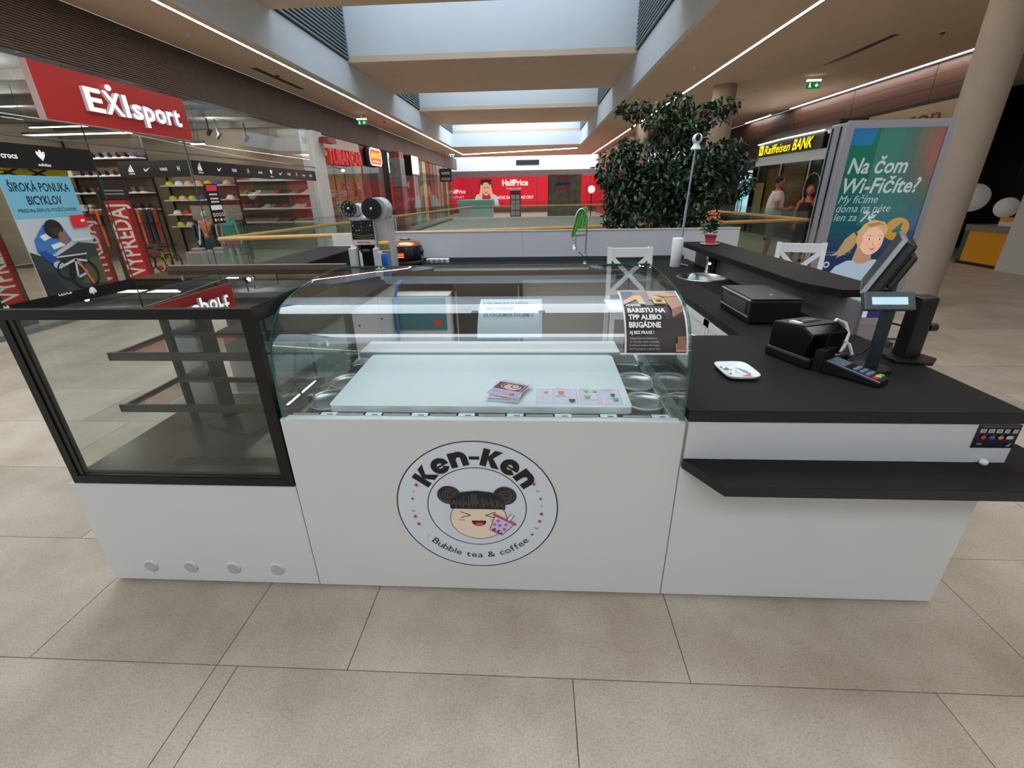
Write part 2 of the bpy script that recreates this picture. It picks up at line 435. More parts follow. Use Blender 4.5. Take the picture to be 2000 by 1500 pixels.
ledstrip(8.93, 11.2, 18.9, 'white led line above the dark red wood fascia, right of the exit sign')
ledstrip(8.93, 20.4, 22.6, 'short white led line beyond the round column')
t = thing('led_strip_light', 'thin white led line crossing the far ceiling at an angle', 'light', (-2, 33, 4.13), 'linear led lights in the ceiling')
MB(LED).bar((-5.3, 36.2, 4.135), (2.6, 33.0, 4.135), .06, .02).build('diffuser', t)

# ceiling small items
def detector(x, y, z=4.15, red=True):
    t = thing('smoke_detector', '%s round detector on the %s ceiling' % ('small red' if red else 'small pale', 'left' if x < 0 else 'right'), 'detector', (x, y, z-.05), '%s detectors on the %s ceiling' % ('red' if red else 'pale', 'left' if x < 0 else 'right'))
    MB(WHITE2).cyl((x, y, z-.02), .055, .02, 16).build('base', t)
    MB(M('detector_red', (150, 30, 30), .4) if red else M('detector_white', (210, 205, 200), .4)).lathe([(.045, z-.02), (.04, z-.045), (.02, z-.055)], (x, y, 0), 14).build('sensor', t)
for x, y, r_ in ((7.35, 10.4, True), (-5.9, 11.9, True), (-5.8, 19.4, True), (-5.75, 24, False), (6.2, 15.4, False), (5.2, 8.4, False), (6.9, 18, False), (-5.9, 9.0, False), (3.6, 12.5, False), (3.4, 16.2, False)):
    detector(x, y, 4.15, r_)
for i, (x, y) in enumerate(((6.6, 11.6), (-6.1, 12.4))):
    t = thing('linear_air_vent', ['dark slot air vent in the right ceiling near the exit sign', 'dark slot air vent in the left ceiling near the slatted fascia'][i], 'vent', (x, y, 4.14))
    MB(M('vent_brown', (90, 74, 64), .7)).box(x-.06, x+.06, y-1.1, y+1.1, 4.142, 4.152).build('frame', t)
    for k in range(2): MB(BLACK).box(x-.04+k*.045, x-.015+k*.045, y-1.05, y+1.05, 4.139, 4.143).build('slot', t)
def exitsign(x, y, z, label):
    t = thing('exit_sign', label, 'sign', (x, y, z))
    MB(M('exit_housing', (235, 240, 238), .4, emit=1.2)).box(x-.17, x+.17, y-.03, y+.03, z+.155, z+.2).build('lamp_housing', t)
    MB(M('exit_green', (20, 120, 60), .4, emit=.5)).box(x-.16, x+.16, y-.006, y+.006, z, z+.155).build('panel', t)
    p = Print((x-.16, y-.0065, z), (1, 0, 0), (0, 0, 1), step=.001, emit=1)
    p.ell(.075, .118, .014, .014, (235, 250, 240), 12); p.poly([(.06, .1), (.09, .1), (.1, .06), (.115, .03), (.1, .025), (.08, .055), (.065, .025), (.05, .03), (.06, .06)], (235, 250, 240))
    p.poly([(.19, .085), (.235, .085), (.235, .12), (.25, .12), (.25, .085), (.29, .085), (.24, .03)], (235, 250, 240)); p.build('pictogram', t)
    MB(CHROME).cyl((x, y, z+.2), .006, 4.15-z-.2, 8).build('hanger', t)
exitsign(6.92, 13.7, 3.86, 'green exit sign hanging from the right ceiling above the bank')
exitsign(-5.95, 17.3, 3.78, 'green exit sign hanging beside the left led line')
exitsign(-5.6, 33, 3.75, 'tiny far exit sign at the end of the left fascia')

# columns
def column(x, y, r, top, label):
    t = thing('round_column', label, 'column', (x, y, 0))
    MB(CONC).lathe([(r, .02), (r, top)], (x, y, 0), 40, cap=False).build('shaft', t)
    MB(M('column_base_ring', (120, 105, 92), .5)).lathe([(r+.01, 0), (r+.01, .04), (r, .04)], (x, y, 0), 40).build('base_ring', t)
column(5.47, 6.75, .225, 4.15, 'large pale round column behind the advertising totem')
column(5.08, 14.6, .30, 4.15, 'round column behind the right side of the tree')
column(4.35, 21.5, .28, 4.15, 'distant round column seen behind the tree crown')

# ---------------------------------------------------------------- atrium balustrades
def balustrade(a, b, label, npan, postmat, posts=True, rail=.028):
    A, B = Vector((*a, 0)), Vector((*b, 0)); d = (B-A); Ln = d.length; d.normalize(); rz = math.atan2(d.y, d.x)
    t = thing('glass_balustrade', label, 'balustrade', (a[0], a[1], 0))
    T = Z(a[0], a[1], 0, rz)
    MB(WOODR, T).tube([(0, 0, 1.06), (Ln, 0, 1.06)], rail, 12).build('handrail', t)
    MB(STEEL, T).box(0, Ln, -.05, .05, -.35, .06).build('base_channel', t)
    for k in range(npan):
        x0 = Ln*k/npan+.008; x1 = Ln*(k+1)/npan-.008
        MB(GLASSR, T).box(x0, x1, -.006, .006, .06, 1.22).build('glass_pane', t)
        if posts:
            MB(postmat, T).bar((x0-.008, .05, 0), (x0-.008, .05, 1.04), .02, .04).sph((x0-.008, .02, .62), .03, n=10, m=6).sph((x0-.008, .02, .2), .03, n=10, m=6).build('post', t)
    return t
PD = M('post_dark', (46, 44, 42), .4, metal=.6)
balustrade(V1, V2, 'glass balustrade with an oak handrail directly behind the kiosk', 7, PD)
balustrade(V1, V4, 'glass balustrade with dark posts running along the left side of the opening', 12, PD)
balustrade(V2, V3, 'glass balustrade with an oak handrail on the right side, towards the bank', 9, PD)
balustrade(V4, V3, 'distant glass balustrade across the far end of the opening', 6, PD)
# pale flat roof in the opening
rf = thing('pavilion_roof', 'flat pale roof surface seen through the glass behind the kiosk', 'roof', (0, 14, -4.2))
ROOF = M('roof_membrane', (178, 170, 158), .7, noise=.04, nscale=2, stretch=(1, 6, 1))
MB(ROOF).box(-3.0, 2.75, 11.2, 17.0, .6, .72).build('roof_panel', rf)
MB(M('roof_edge_dark', (84, 78, 72), .6)).box(-3.08, -3.0, 11.2, 17.1, .5, .76).box(2.75, 2.83, 11.2, 17.1, .5, .76).build('side_trim', rf)
MB(WHITE2).box(-3.08, 2.83, 17.0, 17.1, .5, .78).build('far_trim', rf)
for x in (-2.7, 2.5):
    for y in (11.5, 16.7): MB(STEEL).cyl((x, y, -4.2), .08, 4.8, 12).build('support', rf)
# ================================================================== LEFT SIDE: SPORTS SHOP
SHOPW = M('shop_wall_beige', (178, 165, 146), .8); SHOPC = M('shop_ceiling_grey', (120, 122, 122), .8, noise=.1, nscale=3, stretch=(6, 1, 1))
struct('wall_shop_back', MB(SHOPW).box(-14.2, -14, -2, 41, 0, 4.15))
struct('wall_shop_side', MB(SHOPW).box(-14, -6.66, 15.0, 15.12, 0, 4.15))
struct('wall_shop_near', MB(SHOPW).box(-14, -6.66, 1.0, 1.1, 0, 4.15))
struct('ceiling_shop', MB(SHOPC).box(-14, -6.82, 1.1, 15, 3.55, 3.65))
b_ = MB(M('shop_beam', (96, 96, 94), .7))
for k in range(7): b_.box(-14, -6.9, 2.2+k*2, 2.35+k*2, 3.4, 3.55)
struct('trim_shop_beams', b_)
# shop-front glass, panes as pieces
sf = thing('shop_front_glazing', 'tall glass front of the sports shop below the brown slatted fascia', 'shop front', (-6.6, 9, 0))
FR = M('shop_front_frame', (120, 122, 118), .4, metal=.4)
edges = [2.6, 4.4, 5.7, 7.15, 9.2, 11.1, 12.95, 14.5]
for i in range(len(edges)-1):
    a, b = edges[i], edges[i+1]
    if (a, b) == (7.15, 9.2):
        MB(GLASS).box(-6.606, -6.594, a+.01, b-.01, 2.35, 3.34).build('glass_pane', sf); continue
    MB(GLASS).box(-6.606, -6.594, a+.01, b-.01, .06, 2.36).build('glass_pane', sf)
    MB(GLASS).box(-6.606, -6.594, a+.01, b-.01, 2.37, 3.34).build('glass_pane', sf)
    MB(FR).box(-6.63, -6.57, a, b, 0, .06).build('bottom_rail', sf)
MB(GLASS).box(-7.6, -6.6, 9.19, 9.205, .06, 2.36).build('glass_pane', sf)
MB(GREEN_EDGE).box(-6.606, -6.594, 9.2, 9.212, .06, 3.3).box(-6.606, -6.594, 7.14, 7.152, .06, 3.3).build('pane_edge', sf)
MB(FR).box(-6.63, -6.57, 2.6, 14.55, 2.355, 2.375).build('transom', sf)
MB(M('pale_cable', (235, 228, 218), .4, emit=.35)).tube([(-6.64, 4.0, 2.62), (-6.64, 7.6, 2.60), (-6.64, 9.2, 2.52), (-6.64, 11.2, 2.42), (-6.64, 14.4, 2.36)], .006, 6).build('tension_cable', sf)
struct('wall_shop_pier', MB(WHITE2).box(-6.9, -6.5, 14.5, 15.15, 0, 3.34))

# big red sign
sg = thing('shop_sign', 'large tilted red sign board with glowing white lettering, hung from the slatted fascia', 'sign', (-6.5, 8, 2.6))
RED = M('sign_red', (178, 38, 36), .4, emit=.03)
MB(RED).box(-6.52, -6.44, 6.50, 9.24, 2.585, 3.255).build('board', sg)
MB(M('sign_edge', (200, 170, 165), .4)).box(-6.525, -6.435, 6.488, 6.5, 2.585, 3.255).box(-6.525, -6.435, 6.49, 9.25, 2.577, 2.585).build('edge_trim', sg)
for y in (6.7, 7.88, 9.05): MB(CHROME).bar((-6.48, y, 3.27), (-6.48, y, 3.5), .035, .02).build('hanger_bracket', sg)
p = Print((-6.435, 7.35, 2.79), (0, 1, 0), (0, 0, 1), emit=2.2); p.step = .004
LETS = M('letter_side_grey', (196, 196, 202), .4, emit=.25)
def extr_text(name, parent, O, U, V, items, mat, depth, side=None):
    mb = MB(mat); U, V = Vector(U), Vector(V); N = U.cross(V).normalized(); O = Vector(O)
    for (t_, x, y, size, bold, shear, wd) in items:
        vs, fs = textgeo(t_, bold, shear); x0 = min(v[0] for v in vs); x1 = max(v[0] for v in vs); s_ = wd/(x1-x0)
        front = [O+U*(x+(a-x0)*s_)+V*(y+b*size)+N*depth for a, b in vs]; back = [q-N*depth for q in front]
        m_ = len(vs); ec = {}
        for f in fs:
            for i in range(len(f)):
                e = (f[i], f[(i+1) % len(f)]); k = tuple(sorted(e)); ec[k] = ec.get(k, 0)+1
        F = [(a, b, b+m_, a+m_) for (a, b), c_ in ec.items() if c_ == 1]
        mb.use(mat).add(front, fs).use(side or mat).add(front+back, F)
    return mb.build(name, parent, raw=True)
LETW = M('lit_white_letter', (250, 250, 255), .4, emit=1.1)
extr_text('lettering', sg, (-6.44, 7.15, 2.78), (0, 1, 0), (0, 0, 1), [('E', 0, .0, .42, .02, 0, .27), ('X', .30, .0, .42, .02, 0, .31), ('I', .65, .0, .42, .02, 0, .075), ('s', .79, 0, .42, .02, 0, .19), ('p', 1.02, 0, .42, .02, 0, .21), ('o', 1.26, 0, .42, .02, 0, .22), ('r', 1.52, 0, .42, .02, 0, .14), ('t', 1.68, 0, .42, .02, 0, .16)], LETW, .05, LETS)
MB(LETW).sph((-6.40, 7.60, 3.13), .03, .045, .04, 12, 8).build('letter_dot', sg)

# black brand banners
def marks(p, x, k, s):      # small white emblems on the banner
    W = (235, 235, 235)
    if k == 'stripes':
        for i in range(3): p.poly([(x+s*(.1+.28*i), 0), (x+s*(.38+.28*i), 0), (x+s*(.38+.28*i-.14-.07*i), s*(.42+.26*i)), (x+s*(.2+.28*i-.14-.07*i), s*(.36+.26*i))], W, False)
        p.text('adidas', x, -s*.32, s*.3, W, .02, width=s)
    elif k == 'leaf':
        for a, r_ in ((-.55, .75), (0, .95), (.55, .75)): p.ell(x+s*.5+s*.28*math.sin(a), s*.45, s*.14, s*.42*r_, W, 16, rot=-a, up=False)
        p.rect(x+s*.12, s*.12, x+s*.88, s*.15, (20, 20, 20)); p.text('adidas', x, -s*.32, s*.3, W, .02, width=s)
    elif k == 'tick': p.poly([(x, s*.35), (x+s*.1, s*.1), (x+s*.3, s*.02), (x+s*1.1, s*.62), (x+s*.35, s*.28), (x+s*.2, s*.3), (x+s*.12, s*.5)], W)
    elif k == 'cross':
        p.ring(x+s*.2, s*.35, s*.36, s*.13, W, 16, rx=.6, a0=-1, a1=1); p.ring(x+s*.85, s*.35, s*.36, s*.13, W, 16, rx=.6, a0=PI-1, a1=PI+1)
        p.rect(x+s*.34, s*.3, x+s*.72, s*.42, W)
    else: p.text(k, x, s*.12, s*.55, W, .03, width=s*1.15)
def banner(y0, y1, z0, z1, label, items, x=-6.58, size=.13):
    t = thing('brand_banner', label, 'banner', (x, (y0+y1)/2, z0))
    MB(BLACK).box(x-.01, x, y0, y1, z0, z1).build('board', t)
    p = Print((x+.001, y0, (z0+z1)/2-size*.3), (0, 1, 0), (0, 0, 1), step=.002, emit=.25)
    for (d, k) in items:
        p = Print((x+.001, y0, (z0+z1)/2-size*.3), (0, 1, 0), (0, 0, 1), step=.002, emit=.25); marks(p, d, k, size); p.build('emblem', t)
banner(4.6, 7.13, 1.98, 2.27, 'black banner with white brand marks above the blue bicycle poster', [(.12, 'VANS'), (.5, 'cross'), (1.26, 'crocs'), (1.68, 'leaf')], size=.17)
banner(9.23, 14.45, 2.0, 2.26, 'long black banner with a row of white brand marks on the right shop window', [(.12, 'stripes'), (.72, 'tick'), (1.2, 'VANS'), (1.72, 'cross'), (2.2, 'crocs'), (2.7, 'leaf'), (3.15, 'tick'), (3.55, 'VANS'), (3.98, 'cross'), (4.38, 'crocs'), (4.8, 'VANS')], size=.15)
t = thing('brand_banner', 'short black banner with four white brand marks beside the shop entrance', 'banner', (-7.3, 9.17, 2.0))
MB(BLACK).box(-8.0, -6.62, 9.15, 9.17, 1.97, 2.26).build('board', t)
p = Print((-8.0, 9.148, 2.07), (1, 0, 0), (0, 0, 1), step=.002, emit=.25)
for d, k in ((.18, 'stripes'), (.5, 'tick'), (.82, 'VANS'), (1.13, 'cross')):
    p = Print((-8.0, 9.148, 2.07), (1, 0, 0), (0, 0, 1), step=.002, emit=.25); marks(p, d, k, .13); p.build('emblem', t)

# posters on the glass
t = thing('bicycle_poster', 'blue and grey poster with a cyclist and dark lettering on the shop glass', 'poster', (-6.58, 6.2, .4))
MB(WHITE2).box(-6.59, -6.583, 5.72, 6.66, .38, 1.9).build('backing', t)
p = Print((-6.582, 5.72, .38), (0, 1, 0), (0, 0, 1), step=.0012)
p.rect(0, 0, .94, 1.52, (196, 205, 210)); p.rect(0, 1.0, .94, 1.52, (120, 190, 215))
p.text('ŠIROKÁ PONUKA', .47, 1.33, .15, (20, 50, 70), .02, align='c', width=.80); p.text('BICYKLOV', .47, 1.17, .15, (20, 50, 70), .02, align='c', width=.46)
p.text('PREDAJ-SERVIS-POŽIČOVNE', .47, 1.08, .06, (50, 60, 66), 0, align='c', width=.78)
p.poly([(0, 0), (.94, 0), (.94, .62), (.7, .66), (.35, .52), (.2, .5), (0, .6)], (52, 60, 62)); p.poly([(.0, .0), (.3, 0), (.2, .3), (0, .35)], (34, 44, 50))
p.poly([(.55, .1), (.94, .05), (.94, .45), (.7, .4)], (86, 84, 62))
p.poly([(.12, .74), (.3, .92), (.56, .86), (.62, .7), (.4, .6), (.2, .5), (.1, .6)], (60, 120, 190)); p.poly([(.2, .78), (.5, .88), (.56, .82), (.24, .72)], (225, 232, 236)); p.poly([(.3, .66), (.5, .7), (.5, .64), (.32, .6)], (230, 235, 238))
p.poly([(.1, .6), (.2, .6), (.34, .46), (.3, .4), (.18, .46)], (35, 80, 160)); p.ell(.3, .4, .07, .05, (180, 200, 205))
p.ell(.42, .86, .13, .12, (30, 32, 36), rot=.3); p.ell(.45, .82, .07, .05, (60, 50, 46)); p.ell(.5, .74, .06, .08, (150, 104, 84))
p.ring(.62, .22, .2, .035, (24, 24, 26), 40); p.ring(.38, .32, .12, .02, (30, 30, 32), 30)
p.line([(.35, .38), (.55, .44), (.66, .24), (.5, .2), (.55, .44), (.72, .40)], .03, (190, 200, 205)); p.line([(.58, .42), (.7, .08)], .035, (205, 110, 60)); p.line([(.3, .5), (.75, .5)], .02, (200, 205, 210))
p.rect(.70, .86, .93, 1.02, (222, 40, 50)); p.rect(.84, .93, .9, .96, (245, 240, 240)); p.rect(.6, .68, .94, .71, (210, 220, 225))
p.build('printed_sheet', t)
def gate(x, y, rot, label, z1=1.6, head=True, w=.36):
    t = thing('sale_pillar', label, 'display stand', (x, y, 0))
    T = Z(x, y, 0, rot)
    MB(M('gate_body', (40, 34, 32), .5), T).box(-w/2-.02, w/2+.02, -.06, .06, 0, z1+.12 if head else z1).build('body', t)
    q = Vector((math.cos(rot), math.sin(rot), 0)); nrm = Vector((math.sin(rot), -math.cos(rot), 0))
    p = Print(Vector((x, y, .3))+nrm*.062-q*w/2, q, (0, 0, 1), step=.002)
    p.rect(0, 0, w, z1-.34, (206, 44, 34)); p.rect(w*.8, 0, w, z1-.34, (150, 30, 34))
    if head:
        p.rect(0, z1-.32, w, z1-.08, (50, 36, 34)); p.rect(.04, z1-.2, w-.05, z1-.185, (190, 180, 175)); p.rect(.04, z1-.25, w-.05, z1-.235, (190, 180, 175))
    p.text('VÝPREDAJ' if False else 'VYPREDAJ', w*.7, .06, .34, (236, 226, 215), .02, rot=PI/2, width=(z1-.46))
    p.build('printed_sheet', t)
gate(-6.95, 7.68, 2.6-PI/2, 'red sale pillar with large vertical white lettering in the shop entrance', 1.62)
gate(-7.1, 5.7, PI/2, 'red sale pillar partly behind the left edge of the bicycle poster', 1.35, False, .3)
gate(-6.9, 6.95, PI/2, 'pale and red sale pillar partly behind the right edge of the bicycle poster', 1.4, False, .3)
t = thing('opening_hours_panel', 'narrow black information strip on the glass left of the mannequins', 'sign', (-6.59, 9.5, 1))
MB(BLACK).box(-6.592, -6.585, 9.42, 9.82, 1.1, 1.85).build('board', t)
p = Print((-6.584, 9.42, 1.1), (0, 1, 0), (0, 0, 1), step=.002, emit=.2)
p.rect(.04, .62, .36, .73, (215, 50, 70))
for k, h_ in enumerate((.54, .46, .4)): p.rect(.08, h_, .33, h_+.03, (205, 200, 198))
p.rect(.03, .26, .37, .35, (225, 225, 225))
for k in range(4):
    p.ring(.07+k*.085, .17, .03, .012, (230, 230, 230), 14); p.ell(.07+k*.085, .07, .03, .03, (200, 110, 90) if k % 2 else (225, 225, 225), 12)
p.build('printed_marks', t)

# shelving and stock
def shoe(mb, col, sole=(230, 230, 228)):
    mb.use(M('shoe_%02x%02x%02x' % col, col, .6)); mb.prismx([(-.13, .02), (.13, .02), (.14, .045), (.06, .07), (0, .12), (-.12, .13)], -.042, .042)
    mb.use(M('sole_%02x%02x%02x' % sole, sole, .5)); mb.box(-.046, .046, -.135, .145, 0, .022)
    return mb
SHC = [(40, 40, 44), (200, 60, 60), (150, 150, 60), (70, 90, 120), (210, 205, 195), (90, 70, 60), (120, 130, 80), (190, 90, 150)]
protos = {}
ORD = ['first', 'second', 'third', 'fourth', 'fifth', 'sixth', 'seventh', 'eighth', 'ninth', 'tenth', 'eleventh', 'twelfth', 'thirteenth', 'fourteenth', 'fifteenth', 'sixteenth', 'seventeenth', 'eighteenth']
SHN = ['black', 'red', 'olive', 'blue', 'cream', 'brown', 'green', 'pink']
CN = ['white', 'red', 'peach', 'blue', 'purple', 'lime', 'black']
GN = ['black', 'brick red', 'orange', 'dark grey', 'light grey', 'teal', 'sage green', 'brown']
def put(kind, key, build_fn, loc, rz, label, cat, group):
    k = (kind, key)
    if k not in protos:
        mb = MB(); build_fn(mb); protos[k] = mb.mesh(kind)
    o = bpy.data.objects.new(kind, protos[k]); COL.objects.link(o); o.location = loc; o.rotation_euler.z = rz
    return tag(o, label, cat, group)
def shelf_unit(name, x0, x1, y, zs, label, depth=.35, back=(150, 138, 120), rzside=0):
    t = thing(name, label, 'shelf', ((x0+x1)/2, y, 0))
    MB(M('shelfback_%02x' % back[0], back, .7)).box(x0, x1, y, y+.03, .1, zs[-1]+.45).build('back_panel', t)
    for z in zs: MB(WHITE2).box(x0, x1, y-depth, y, z-.025, z).build('shelf_board', t)
    for x in (x0, x1): MB(BLACKM).box(x-.02, x+.02, y-.04, y, 0, zs[-1]+.5).build('upright', t)
    return t
shelf_unit('shoe_wall', -10.6, -6.95, 14.9, [.45, .85, 1.25, 1.65, 2.05], 'wide shoe wall with rows of trainers under the long black banner')
random.seed(3)
for z in (.45, .85, 1.25, 1.65, 2.05):
    for k in range(18):
        ci = random.choice(range(8)); col = SHC[ci]
        put('trainer', ('s', ci), lambda m_, c_=col: shoe(m_, c_), (-10.4+k*.196, 14.72, z), PI/2+.2, '%s trainer, %s from left on the %s shelf of the shoe wall' % (SHN[ci], ORD[k], ORD[round((z-.45)/.4)]), 'shoe', 'trainers on the shoe wall')
shelf_unit('boot_shelf', -12.0, -9.9, 12.3, [1.35, 1.75, 2.15, 2.55], 'tall dark boot shelf above the caps, left of the sale pillar', back=(96, 80, 70))
for z in (1.35, 1.75, 2.15, 2.55):
    for k in range(9):
        ci = random.choice((0, 5, 5, 4, 0, 3)); col = SHC[ci]
        put('trainer', ('s', ci), lambda m_, c_=col: shoe(m_, c_), (-11.85+k*.22, 12.12, z), .3, 'small %s shoe, %s from left on the %s shelf of the boot shelf' % (SHN[ci], ORD[k], ORD[round((z-1.35)/.4)]), 'shoe', 'shoes on the dark upper shelf')
shelf_unit('cap_shelf', -9.75, -7.9, 12.6, [.9, 1.2, 1.55, 1.9], 'shelf of bright caps behind the entrance of the sports shop', back=(120, 110, 96))
def cap(mb, col):
    mb.use(M('cap_%02x%02x%02x' % col, col, .6)); mb.lathe([(.1, 0), (.095, .05), (.06, .095), (0, .11)], (0, 0, 0), 12)
    mb.prism([(-.075, -.05), (-.06, -.17), (0, -.2), (.06, -.17), (.075, -.05)], 0, .012)
CC = [(240, 240, 238), (205, 35, 45), (235, 190, 160), (40, 90, 170), (60, 45, 75), (195, 205, 40), (30, 30, 34)]
for z in (.9, 1.2, 1.55, 1.9):
    for k in range(7):
        ci = random.randrange(7) if z != 1.2 else (0, 1, 2, 5, 5, 6, 4)[k]; col = CC[ci]
        put('cap', ('c', ci), lambda m_, c_=col: cap(m_, c_), (-9.6+k*.26, 12.42, z), 0, '%s peaked cap, %s from the left on the %s shelf up of the cap shelf' % (CN[ci], ORD[k], ORD[[.9, 1.2, 1.55, 1.9].index(z)]), 'cap', 'caps on the cap shelf')
# garment rails
def garment(mb, col):
    mb.use(M('garment_%02x%02x%02x' % col, col, .85)); mb.prismx([(-.2, -.05), (.2, -.05), (.24, -.3), (.16, -.34), (.16, -.72), (-.16, -.72), (-.16, -.34), (-.24, -.3)], -.02, .02)
    mb.use(BLACK); mb.tube([(0, 0, -.05), (0, 0, 0)], .005, 6)
GC = [(35, 33, 38), (190, 60, 40), (225, 110, 60), (60, 60, 70), (210, 205, 200), (40, 80, 90), (120, 150, 120), (130, 70, 50)]
def rail(x, y, z, n, rz, label, short, cols, grp):
    t = thing('garment_rail', label, 'clothes rail', (x, y, 0))
    T = Z(x, y, 0, rz); L = n*.09
    MB(BLACKM, T).tube([(0, 0, 0), (0, 0, z), (L, 0, z), (L, 0, 0)], .015, 8).build('frame', t)
    MB(BLACKM, T).box(-.03, .03, -.25, .25, 0, .03).box(L-.03, L+.03, -.25, .25, 0, .03).build('feet', t)
    for k in range(n):
        ci = random.choice(cols); q = T @ Vector((.05+k*.09, 0, z))
        put('garment', ('g', ci), lambda m_, c_=GC[ci]: garment(m_, c_), q, rz, '%s garment, %s from the left on %s' % (GN[ci], ORD[k], short), 'clothes', grp)
rail(-8.75, 9.0, 1.45, 12, .6, 'clothes rail of mostly black clothes left of the sale pillar', 'the black clothes rail', [0, 0, 3, 1, 2], 'clothes on the black rail')
rail(-8.3, 11.2, 1.05, 12, .1, 'low clothes rail below the plain grey board, right of the sale pillar', 'the low clothes rail', [5, 4, 7, 6, 0], 'clothes on the low rail')
t = thing('rail_header_board', 'plain grey board above the low clothes rail', 'board', (-7.7, 11.3, .0)); MB(M('board_grey', (150, 144, 134), .7)).box(-8.4, -7.15, 11.32, 11.35, 1.08, 1.42).build('panel', t); MB(BLACKM).box(-8.4, -8.36, 11.32, 11.36, 0, 1.1).box(-7.19, -7.15, 11.32, 11.36, 0, 1.1).build('leg', t)
for i, (x, y) in enumerate(((-8.05, 10.75), (-7.62, 10.9))):
    t = thing('display_cube', ['left white display block at the feet of the mannequins', 'right white display block at the feet of the mannequins'][i], 'plinth', (x, y, 0))
    MB(WHITE2).box(x-.2, x+.2, y-.2, y+.2, 0, .42).build('body', t, bevel=.005)
    MB(M('recess', (190, 195, 200), .5)).box(x-.17, x+.17, y-.203, y-.2, .03, .39).build('front_panel', t)
    put('folded_shirts', i, lambda m_, c_=((190, 120, 150), (150, 130, 80))[i]: (m_.use(M('fold_%d' % i, c_, .9)), m_.box(-.13, .13, -.1, .1, 0, .03), m_.use(M('fold2', (225, 215, 205), .9)), m_.box(-.12, .12, -.1, .09, .03, .07)), (x, y, .42), .2, ['pile of pink folded clothes on the left white block', 'pile of olive folded clothes on the right white block'][i], 'clothes', None)
def sandal_heap(x, y, col, label):
    for k in range(1):
        ci = col; put('trainer', ('s', ci), lambda m_, c_=SHC[ci]: shoe(m_, c_), (x+k*.22, y+.05*k, 0.0), .6+k, label, 'shoe', 'loose shoes on the shop floor')
sandal_heap(-9.0, 10.6, 1, 'red shoe on the floor behind the sale pillar'); 

t = thing('yellow_banner', 'yellow strip with dark letters just below the left black banner', 'banner', (-6.6, 5.8, 1.88)); MB(M('banner_yellow', (214, 180, 20), .5, emit=.1)).box(-6.70, -6.69, 4.6, 6.75, 1.86, 2.0).build('sheet', t); p = Print((-6.688, 4.8, 1.89), (0, 1, 0), (0, 0, 1), step=.002); p.text('OMOX X', .1, 0, .13, (40, 36, 20), .03, width=1.6); p.build('lettering', t)
def bike(x, y, rz, col, label):
    t = thing('child_bicycle', label, 'bicycle', (x, y, 0)); T = Z(x, y, 0, rz)
    for dx in (-.28, .28):
        MB(BLACK, T).tube([(dx+.18*math.cos(q*PI/10), 0, .19+.18*math.sin(q*PI/10)) for q in range(21)], .016, 6).build('wheel', t)
        sp2 = MB(STEEL, T)
        for q in range(6): sp2.bar((dx, 0, .19), (dx+.17*math.cos(q*PI/3), 0, .19+.17*math.sin(q*PI/3)), .004, .004, (0, 1, 0))
        sp2.build('spokes', t)
    MB(M('bike_%02x%02x%02x' % col, col, .35), T).tube([(-.28, 0, .19), (-.06, 0, .2), (.2, 0, .46)], .014, 8).tube([(-.28, 0, .19), (-.12, 0, .44), (.2, 0, .46)], .012, 8).tube([(-.06, 0, .2), (-.14, 0, .5)], .012, 8).tube([(.28, 0, .19), (.2, 0, .46), (.18, 0, .58)], .012, 8).build('frame', t)
    MB(BLACK, T).tube([(.14, -.2, .62), (.18, 0, .58), (.14, .2, .62)], .012, 8).build('handlebar', t); MB(BLACK, T).sph((-.15, 0, .52), .1, .05, .03, 12, 8).build('saddle', t)
bike(-9.1, 10.75, .3, (200, 40, 80), 'pink child bicycle on the shop floor right of the sale pillar'); bike(-8.45, 10.2, -.3, (190, 210, 40), 'lime child bicycle beside the left white block')
# linear lamps inside the shop
for i, (a, b, y, z) in enumerate(((-9.5, -7.4, 9.0, 2.72), (-6.95, -6.68, 9.9, 2.6), (-12, -9.6, 11.6, 3.2))):
    t = thing('shop_tube_light', ['long white tube light under the red sign', 'short tube light at the lower right end of the red sign', 'white tube light deeper in the sports shop'][i], 'light', ((a+b)/2, y, z))
    MB(M('tube_light', (255, 250, 240), .5, emit=5)).box(a, b, y-.02, y+.02, z-.02, z).build('diffuser', t)
    MB(BLACKM).box(a, b, y-.025, y+.025, z, z+.04).tube([(a+.1, y, z), (a+.1, y, 3.5)], .004, 6).tube([(b-.1, y, z), (b-.1, y, 3.5)], .004, 6).build('housing', t)
for k in range(7):
    x, y = -8.3-.3*(k % 2), 9.4+k*.8
    t = thing('track_spotlight', 'black spotlight below the sports shop ceiling, %s from the entrance' % ORD[k], 'light', (x, y, 3.1), 'spotlights in the sports shop')
    MB(BLACK).cyl((x, y, 3.16), .02, .36, 8).build('stem', t)
    MB(BLACK, Matrix.Translation((x, y, 3.12)) @ Matrix.Rotation(.7, 4, 'Y')).lathe([(.04, -.08), (.055, .1)], (0, 0, 0), 12).build('lamp_head', t)

